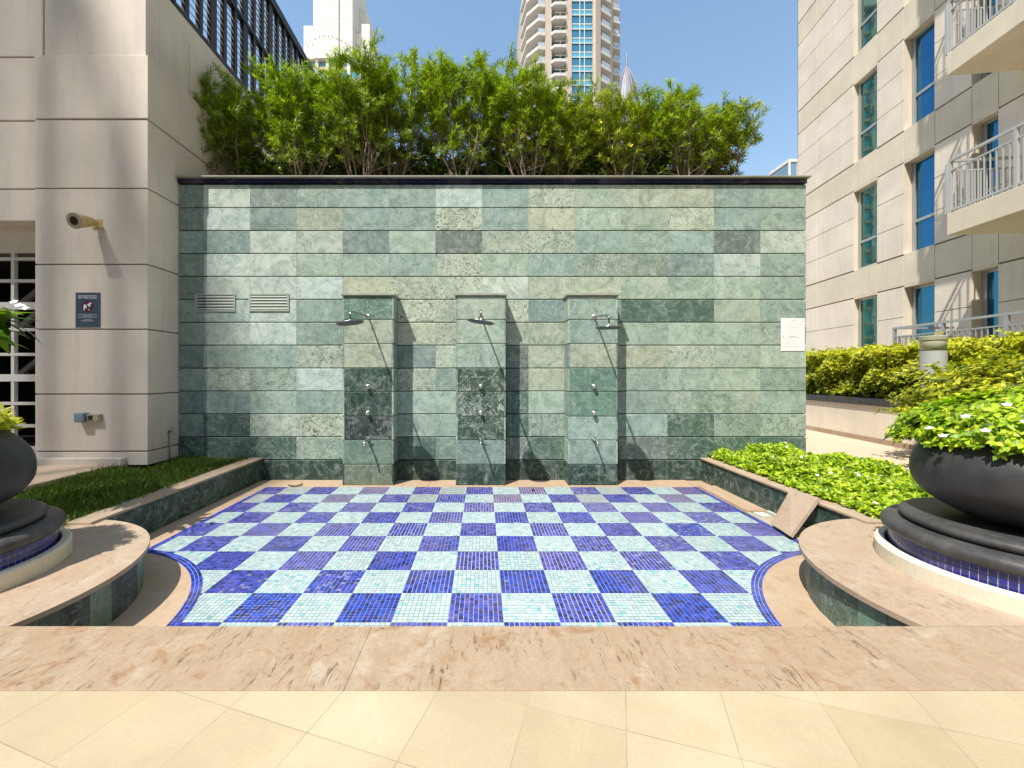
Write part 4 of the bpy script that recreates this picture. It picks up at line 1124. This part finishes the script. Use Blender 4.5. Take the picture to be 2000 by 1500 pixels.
# tall neighbour behind the viewer whose roof edge shades the corner building
GX, GY = -3.25, 4.5; tt_ = 100
ex, ey, ez = GX-LX*tt_, GY-LY*tt_, .33-LZ*tt_
NB = thing('neighbour_tower', 'tall beige block behind the viewer that shades the left side of the court', 'building', (ex, ey, 0), -math.atan(.15))
m_ = MB(); m_.box(-40, 0, -45, 32, 0, ez-30); m_.build('walls', M['towerbeige'], NB)
m_ = MB(); m_.box(-.12, -.02, -45, 32, ez-.8, ez)
for y in np.arange(-45, 32, 1.5): m_.box(-.11, -.03, y, y+.98, ez-30.01, ez-.81)
m_.build('added_shade_fins', M['towerbeige'], NB)  # unseen roof fins added to let part of the sun onto the corner wall
m_ = MB()
for z in np.arange(2, ez-33, 3.4):
    for y in np.arange(-43, 30, 3.2): m_.box(.01, .05, y, y+1.8, z, z+1.9)
m_.build('window_panes', M['glass_teal_dark'], NB)

NB2 = thing('sky_blocker', 'unseen long block added behind the viewer to cut sky light', 'building', (6, -32, 0))  # unseen block added to hold back sky light and deepen the shadows
m_ = MB(); m_.box(-30, 40, -12, 0, 0, 33); m_.build('walls', M['towerside'], NB2)
m_ = MB()
for z in np.arange(2, 31, 3.4):
    for x in np.arange(-28, 38, 3.4): m_.box(x, x+1.9, .01, .05, z, z+1.9)
m_.build('window_panes', M['glass_teal_dark'], NB2)

# ================================================================== PLANTS
def tube_np(mb, pts, r0, r1, seg=5):
    n = len(pts); mb.tube(pts, [r0+(r1-r0)*i/(n-1) for i in range(n)], seg, caps=False)
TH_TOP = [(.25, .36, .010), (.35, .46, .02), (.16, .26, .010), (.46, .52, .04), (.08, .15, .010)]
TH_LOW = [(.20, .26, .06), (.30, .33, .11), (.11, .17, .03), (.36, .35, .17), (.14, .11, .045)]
def yellow_shrub(x, y, h, wd, dens, lab, seed, green=1.0, lean=0.0):
    global rng
    rng = np.random.default_rng(seed); rr = random.Random(seed)
    t = thing('flowering_shrub', lab, 'shrub', (x, y, WT+.03), 0, 'tall shrubs on top of the green wall')
    st = MB(); tips = []
    ns = rr.randint(6, 9)
    for s_ in range(ns):
        an = 2*PI*s_/ns+rr.uniform(-.4, .4); sp_ = rr.uniform(.25, 1)*wd*.5
        top = (h-.10)*rr.uniform(.72, .97)*(1-.15*(sp_/(wd*.5)))
        b = Vector((rr.uniform(-.06, .06), rr.uniform(-.05, .05), 0)); e = Vector((math.cos(an)*sp_+lean*top, math.sin(an)*sp_*.6, top))
        n = 8; pts = []
        for i in range(n):
            f = i/(n-1); p_ = b.lerp(e, f); p_.x += (math.cos(an)*sp_*.18*math.sin(f*PI)+rr.gauss(0, .02)); p_.y += rr.gauss(0, .02)
            pts.append(p_)
        tube_np(st, pts, rr.uniform(.012, .02), .004); tips.append((pts[-1], (pts[-1]-pts[-2]).normalized(), 1))
        for i in range(2, n):
            for _ in range(3 if i > 3 else 2):
                d_ = Vector((rr.gauss(0, 1)*.9, rr.gauss(0, .7), rr.uniform(.35, 1.3))).normalized()
                L = rr.uniform(.18, .42)*(h/2); a = pts[i]; m1 = a+d_*L*.5+Vector((0, 0, .02)); e2 = a+d_*L+Vector((0, 0, .06))
                if e2.z > h*.97-.06: e2.z = h*.97-.06-rr.uniform(0, .06)
                tube_np(st, [a, m1, e2], .005, .002, 4); tips.append((e2, (e2-m1).normalized(), 1))
                if rr.random() < .7:
                    d2 = Vector((rr.gauss(0, 1), rr.gauss(0, .8), rr.uniform(.2, 1))).normalized(); e3 = m1+d2*rr.uniform(.12, .25)
                    tube_np(st, [m1, e3], .003, .0015, 3); tips.append((e3, d2, .7))
    # bare fine twigs low down
    for _ in range(26):
        a = Vector((rr.uniform(-.3, .3)*wd, rr.uniform(-.15, .15), rr.uniform(.2, .55)*h)); tube_np(st, [a, a+Vector((rr.gauss(0, .12), rr.gauss(0, .08), rr.uniform(.05, .3)))], .003, .0015, 3)
    st.build('stems', M['bark'], t, smooth=True)
    cs, ax, rel, sc = [], [], [], []
    for p_, d_, s_ in tips:
        hrel = p_.z/h
        k_ = int((2.2+12*max(0, min(1, (hrel-.26)/.34)))*dens*s_)+1
        for q in range(k_):
            back = q*.022; c = p_-d_*back+Vector((rr.gauss(0, .012), rr.gauss(0, .012), 0)); cs.append(c[:]); ax.append((d_+Vector((rr.gauss(0, .15), rr.gauss(0, .15), .35)))[:]); rel.append(hrel); sc.append(1-.02*q)
    cs = np.array(cs); ax = np.array(ax); rel = np.array(rel)
    per = 7
    p_, d_, n_ = rosettes(cs, ax, per, .85)
    rel = np.tile(rel, per); L = rng.uniform(.07, .125, len(p_))*np.tile(np.array(sc), per)
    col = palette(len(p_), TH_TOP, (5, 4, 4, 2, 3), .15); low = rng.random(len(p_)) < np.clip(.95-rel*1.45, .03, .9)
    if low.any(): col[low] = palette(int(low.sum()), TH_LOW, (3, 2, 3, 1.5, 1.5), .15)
    col[:, 0] *= green
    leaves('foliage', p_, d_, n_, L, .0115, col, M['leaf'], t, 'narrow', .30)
    return t, tips
def petals(name, parent, loc, size, mat, axis=(0, -.5, 1), n=5, trumpet=False, shape=.9):
    ax = Vector(axis).normalized(); a = ax.orthogonal().normalized(); b = ax.cross(a); m_ = MB()
    for k_ in range(n):
        t = 2*PI*k_/n; d_ = a*math.cos(t)+b*math.sin(t); s_ = a*-math.sin(t)+b*math.cos(t)
        lift = ax*size*(.9 if trumpet else .12)
        m_.face([Vector((0, 0, 0)), d_*size*.55-s_*size*.38+lift*.6, d_*size+lift, d_*size*.55+s_*size*.38+lift*.6])
    return m_.build(name, mat, parent, loc)
shr = [ # px centre, px top, width px, density, green
 (392, 158, 70, .6, 1), (452, 118, 130, 1.0, 1), (530, 128, 130, 1.0, 1), (590, 122, 120, 1.0, .95), (648, 118, 120, 1.0, 1), (706, 88, 120, 1.05, 1), (768, 108, 110, .95, 1),
 (838, 82, 130, 1.0, 1), (900, 100, 110, .95, 1), (962, 108, 120, 1.0, 1), (1028, 108, 120, 1.0, 1.0), (1092, 166, 100, .9, 1.1), (1152, 172, 110, .85, 1.15),
 (1222, 165, 110, .75, 1.15), (1282, 158, 110, .65, .9), (1345, 182, 110, .55, 1.05), (1402, 188, 100, .6, 1.1)]
pos_words = ['first', 'second', 'third', 'fourth', 'fifth', 'sixth', 'seventh', 'eighth', 'ninth', 'tenth', 'eleventh', 'twelfth', 'thirteenth', 'fourteenth', 'fifteenth', 'sixteenth', 'last']
SH = []
for i, (pxc, pyt, wpx, dens, gr) in enumerate(shr):
    y = 6.95+.28*((i*7) % 5-2)/2; x = (pxc-CX)*y/FPX; zt = H+(CY-pyt)*y/FPX; h_ = zt-WT-.03; wd = wpx*1.35*y/FPX
    look = 'dense bright green' if dens > .9 else ('thinning green' if dens > .7 else 'sparse airy')
    if i == 0: lab = 'sparse narrow leaved shrub leaning on the beige building, leftmost above the green wall'
    elif i == len(shr)-1: lab = 'sparse narrow leaved shrub nearest the right end of the green wall top'
    else: lab = f'{look} narrow leaved shrub, {pos_words[i]} from the left along the wall top'
    t, tips = yellow_shrub(x, y, h_, wd, dens, lab, 100+i, gr, .0 if i < 15 else .06)
    SH.append((t, tips))
rr = random.Random(11)
for i, n in ((7, 1), (9, 2), (10, 1), (12, 2), (13, 3), (14, 2), (16, 2)):
    t, tips = SH[i]; cand = [q for q in tips if q[0].y < .05]
    for q in rr.sample(cand, min(n, len(cand))): petals('flower', t, tuple(q[0]+Vector((0, -.05, 0))), .05, M['yellowpetal'], (rr.uniform(-.5, .5), -1, .3), 5, True)

rng = np.random.default_rng(50)
# low dark green hedge behind the shrubs, on top of the wall
t = thing('low_hedge', 'low dark green leafy hedge behind the shrub stems on the wall top', 'hedge', (0, 7.3, WT+.03))
n = 5200; xx = rng.uniform(-4.2, 4.15, n); hh_ = 1.10+.12*np.sin(xx*2.3)+.10*np.sin(xx*6.1+1); hh_ *= np.where(xx > 2.6, .84, 1)
zz = hh_*rng.uniform(.45, 1, n)**.9; yy = rng.uniform(-.35, .25, n)
cs = np.stack([xx, yy, zz], 1); ax = np.stack([rng.normal(0, .5, n), -np.ones(n)*.7, rng.uniform(0, 1.3, n)], 1)
p_, d_, n_ = rosettes(cs, ax, 5, 1.0); L = rng.uniform(.05, .085, len(p_))
leaves('foliage', p_, d_, n_, L, L*.55, palette(len(p_), [(.06, .13, .010), (.12, .21, .015), (.18, .29, .03), (.03, .07, .008)], (4, 4, 2, 3)), M['gloss_leaf'], t, 'broad', .25)
m_ = MB(); m_.box(-4.2, 2.6, -.05, .2, 0, .86); m_.build('dark_core', simple('hedge_inside_dark', c4(.02, .028, .008), .95, 0, .5, 15, .5), t)  # plain dark box added to close the gaps behind the leaves

V_COL = [(.34, .48, .02), (.50, .60, .035), (.20, .34, .018), (.09, .18, .014), (.60, .66, .06)]
# vinca bed on the right
n = 5200; xx = rng.uniform(3.22, 4.66, n); yy = rng.uniform(3.3, 5.98, n)
hz = .40+.05*np.sin(xx*6+yy*2.5)+.045*np.sin(yy*5.2+1.3)+.03*np.sin(xx*13-yy*7)
edge = np.clip((xx-3.18)/.22, 0, 1)*np.clip((4.72-xx)/.2, 0, 1); hz = .34+(hz-.30)*edge
zz = hz-rng.exponential(.035, n); zz = np.maximum(zz, .345)
cs = np.stack([xx, yy, zz], 1); ax = np.stack([rng.normal(-.1, .45, n), rng.normal(-.2, .45, n), np.ones(n)], 1)
p_, d_, n_ = rosettes(cs, ax, 6, 1.05); L = rng.uniform(.032, .060, len(p_))
o = leaves('flower_bed', p_, d_, n_, L, L*.56, palette(len(p_), V_COL, (4, 4, 3, 2, 1.3)), M['leaf'], None, 'broad', .25)
tag(o, 'bright green vinca ground cover filling the raised bed by the right bench', 'ground cover', kind='stuff')
FB = []
for i in range(26):
    j = rng.integers(0, n); q = cs[j]
    if zz[j] < .38: continue
    pk = i % 5 == 0
    f = petals('vinca_flower', None, (float(q[0]), float(q[1]), float(hz[j])+.02), .019, M['pinkpetal'] if pk else M['petal'], (rng.normal(-.2, .3), -.5, 1))
    tag(f, 'small pink vinca blossom in the right flower bed' if pk else 'small white vinca blossom in the right flower bed', 'flower', 'pink blossoms in the right bed' if pk else 'white blossoms in the right bed')

# vinca spilling from the right bowl
t = thing('vinca_plant', 'lush bright green vinca with white flowers spilling over the black bowl', 'plant', (PR[0], PR[1], TOP+.3255+.49))
n = 3600; v_ = unit(rng.normal(0, 1, (n, 3))); v_[:, 2] = np.abs(v_[:, 2])*1.0
an = np.arctan2(v_[:, 1], v_[:, 0]); rsc = 1+.10*np.sin(an*3+.5)+.07*np.sin(an*7+2)
shell = rng.uniform(.80, 1.03, n)
cs = np.stack([v_[:, 0]*.52*rsc*shell, v_[:, 1]*.52*rsc*shell, v_[:, 2]*(.225+.045*np.sin(an*4))*shell+.02-.07*(np.hypot(v_[:, 0], v_[:, 1]) > .93)*rng.random(n)], 1)
p_, d_, n_ = rosettes(cs, v_+np.array([0, 0, .5]), 6, 1.0); L = rng.uniform(.030, .054, len(p_))
leaves('foliage', p_, d_, n_, L, L*.56, palette(len(p_), V_COL, (4, 4, 3, 2, 1.5)), M['leaf'], t, 'broad', .3)
m_ = MB(); m_.lathe([(.40, 0), (.39, .10), (.28, .20), (0, .24)], 24); m_.build('dark_filler', simple('plant_inside', c4(.03, .05, .01), .95, 0, .5, 20, .5), t)  # dark mound added inside the foliage to fill its gaps
for i, (a, r_, z) in enumerate(((200, .52, .09), (215, .50, .15), (235, .45, .20), (190, .50, .16), (170, .52, .07), (250, .40, .23), (225, .3, .27), (260, .52, .13), (183, .56, .04), (205, .40, .23))):
    f = petals('flower', t, (r_*math.cos(R(a)), r_*math.sin(R(a)), z-.01), .023, M['petal'], (math.cos(R(a))*.4, math.sin(R(a))*.4-.2, 1))

# left bowl : yellow green plants + frangipani
t = thing('golden_plant', 'small yellow green leafy plant at the rim of the left bowl', 'plant', (PL[0], PL[1], TOP+.3255+.49))
n = 900; an = rng.uniform(0, 2*PI, n); r_ = .40*np.sqrt(rng.uniform(0, 1, n)); cs = np.stack([r_*np.cos(an), r_*np.sin(an), .02+.11*rng.random(n)+.03*np.sin(an*5)], 1)
p_, d_, n_ = rosettes(cs, np.stack([rng.normal(0, .4, n)+np.cos(an)*.5, rng.normal(0, .4, n)+np.sin(an)*.5, np.ones(n)], 1), 6, .8); L = rng.uniform(.045, .075, len(p_))
leaves('foliage', p_, d_, n_, L, L*.3, palette(len(p_), [(.45, .45, .04), (.60, .55, .10), (.25, .30, .03)], (3, 3, 2)), M['leaf'], t, 'narrow', .3)
t = thing('frangipani', 'frangipani with long glossy leaves and white flowers at the left edge, behind the bowl', 'tree', (-4.26, 3.25, .27))
FZ = .68
st = MB(); tips = [(.36, .0, 1.00), (.32, -.15, .90), (.25, .1, 1.08), (.40, .1, .96), (.41, -.05, .88), (-.25, .1, .9), (-.1, .35, .85), (.05, -.3, .95)]
st.tube([(0, 0, -.02), (.01, 0, .15), (0, .01, .3)], [.035, .03, .027], 10)
tips = [(a, b, c+FZ) for a, b, c in tips]
st.tube([(0, .01, .25), (.02, 0, .6), (0, .01, .28+FZ)], [.03, .03, .027], 10)
for a, b, c in tips: st.tube([(0, .01, .28+FZ), (a*.5, b*.5, .28+FZ+(c-FZ-.28)*.4), (a, b, c)], [.024, .02, .015], 8)
st.build('stems', M['bark'], t, smooth=True)
cs = np.repeat(np.array(tips), 17, axis=0)+rng.normal(0, .015, (17*len(tips), 3)); nn_ = len(cs)
an = np.tile(np.arange(17)*2.4, len(tips))+rng.normal(0, .2, nn_); el = rng.uniform(-.35, .75, nn_)
d_ = np.stack([np.cos(an)*np.cos(el), np.sin(an)*np.cos(el), np.sin(el)], 1); n_ = np.stack([-np.cos(an)*np.sin(el), -np.sin(an)*np.sin(el), np.cos(el)], 1)
L = rng.uniform(.20, .30, nn_)
leaves('foliage', cs, d_, n_, L, L*.33, palette(nn_, [(.09, .19, .015), (.15, .27, .02), (.05, .12, .010), (.26, .36, .03)], (4, 3, 3, 1.5)), M['gloss_leaf'], t, 'broad', .35)
for i in range(5): petals('flower', t, (.73+.03*math.cos(i*2.2), -.05+.03*math.sin(i*2.2), 1.74+.02*(i % 3)), .028, M['petal'], (.3+.3*math.cos(i*2), -.7, .8), 5, False)

# grass bed on the left
n = 34000; xx = rng.uniform(-4.71, -3.31, n); yy = rng.uniform(3.05, 5.99, n)
keep = ~((yy > 5.36) & (xx < -4.33)); xx, yy = xx[keep], yy[keep]; n = len(xx)
pos = np.stack([xx, yy, np.full(n, .265)], 1); dd = np.stack([rng.normal(0, .9, n), rng.normal(0, .9, n), np.ones(n)], 1)
nr = rng.normal(0, 1, (n, 3)); nr[:, 2] = .3
L = rng.uniform(.05, .115, n)*(1+.3*np.sin(xx*7+yy*3))
o = leaves('grass', pos, dd, nr, L, .012, palette(n, [(.09, .15, .018), (.14, .22, .025), (.05, .09, .012), (.28, .32, .07)], (4, 3, 3, .7)), M['leaf'], None, 'narrow', .45)
tag(o, 'dark green grass in the raised bed on the left', 'grass', kind='stuff')

# dry leaves dropped on the pool floor
rr = random.Random(4)
for i, (px_, py_, lab) in enumerate(((577, 950, 'curled brown dry leaf lying at the back left of the pool floor'), (1041, 958, 'dark dry leaf lying near the middle pillar on the pool floor'), (835, 1152, 'thin reddish twig lying on a blue square of the pool floor'))):
    Y_ = H*FPX/(py_-CY); x = (px_-CX)*Y_/FPX; m_ = MB()
    if i < 2:
        k_ = .09 if i == 0 else .045
        rowsp = [(-1, .08, .25), (-.5, .35, .1), (0, .42, .02), (.5, .3, .12), (1, .05, .35)]
        for (a, wa, za), (b, wb, zb) in zip(rowsp, rowsp[1:]):
            m_.face([(a*k_, -wa*k_, za*k_+.005), (b*k_, -wb*k_, zb*k_+.005), (b*k_, 0, zb*k_*.3+.004), (a*k_, 0, za*k_*.3+.004)]); m_.face([(a*k_, 0, za*k_*.3+.004), (b*k_, 0, zb*k_*.3+.004), (b*k_, wb*k_, zb*k_+.006), (a*k_, wa*k_, za*k_+.006)])
        o = m_.build('dry_leaf', simple('dry_leaf_brown', c4(.20, .13, .06) if i == 0 else c4(.07, .05, .04), .8), None, (x, Y_, .002), (0, 0, .3+i)); tag(o, lab, 'leaf')
    else:
        m_.tube([(-.03, .05, .003), (0, 0, .005), (.02, -.04, .003)], .0016, 6); o = m_.build('twig', simple('red_twig', c4(.30, .10, .05), .7), None, (x, Y_, .002)); tag(o, lab, 'twig')
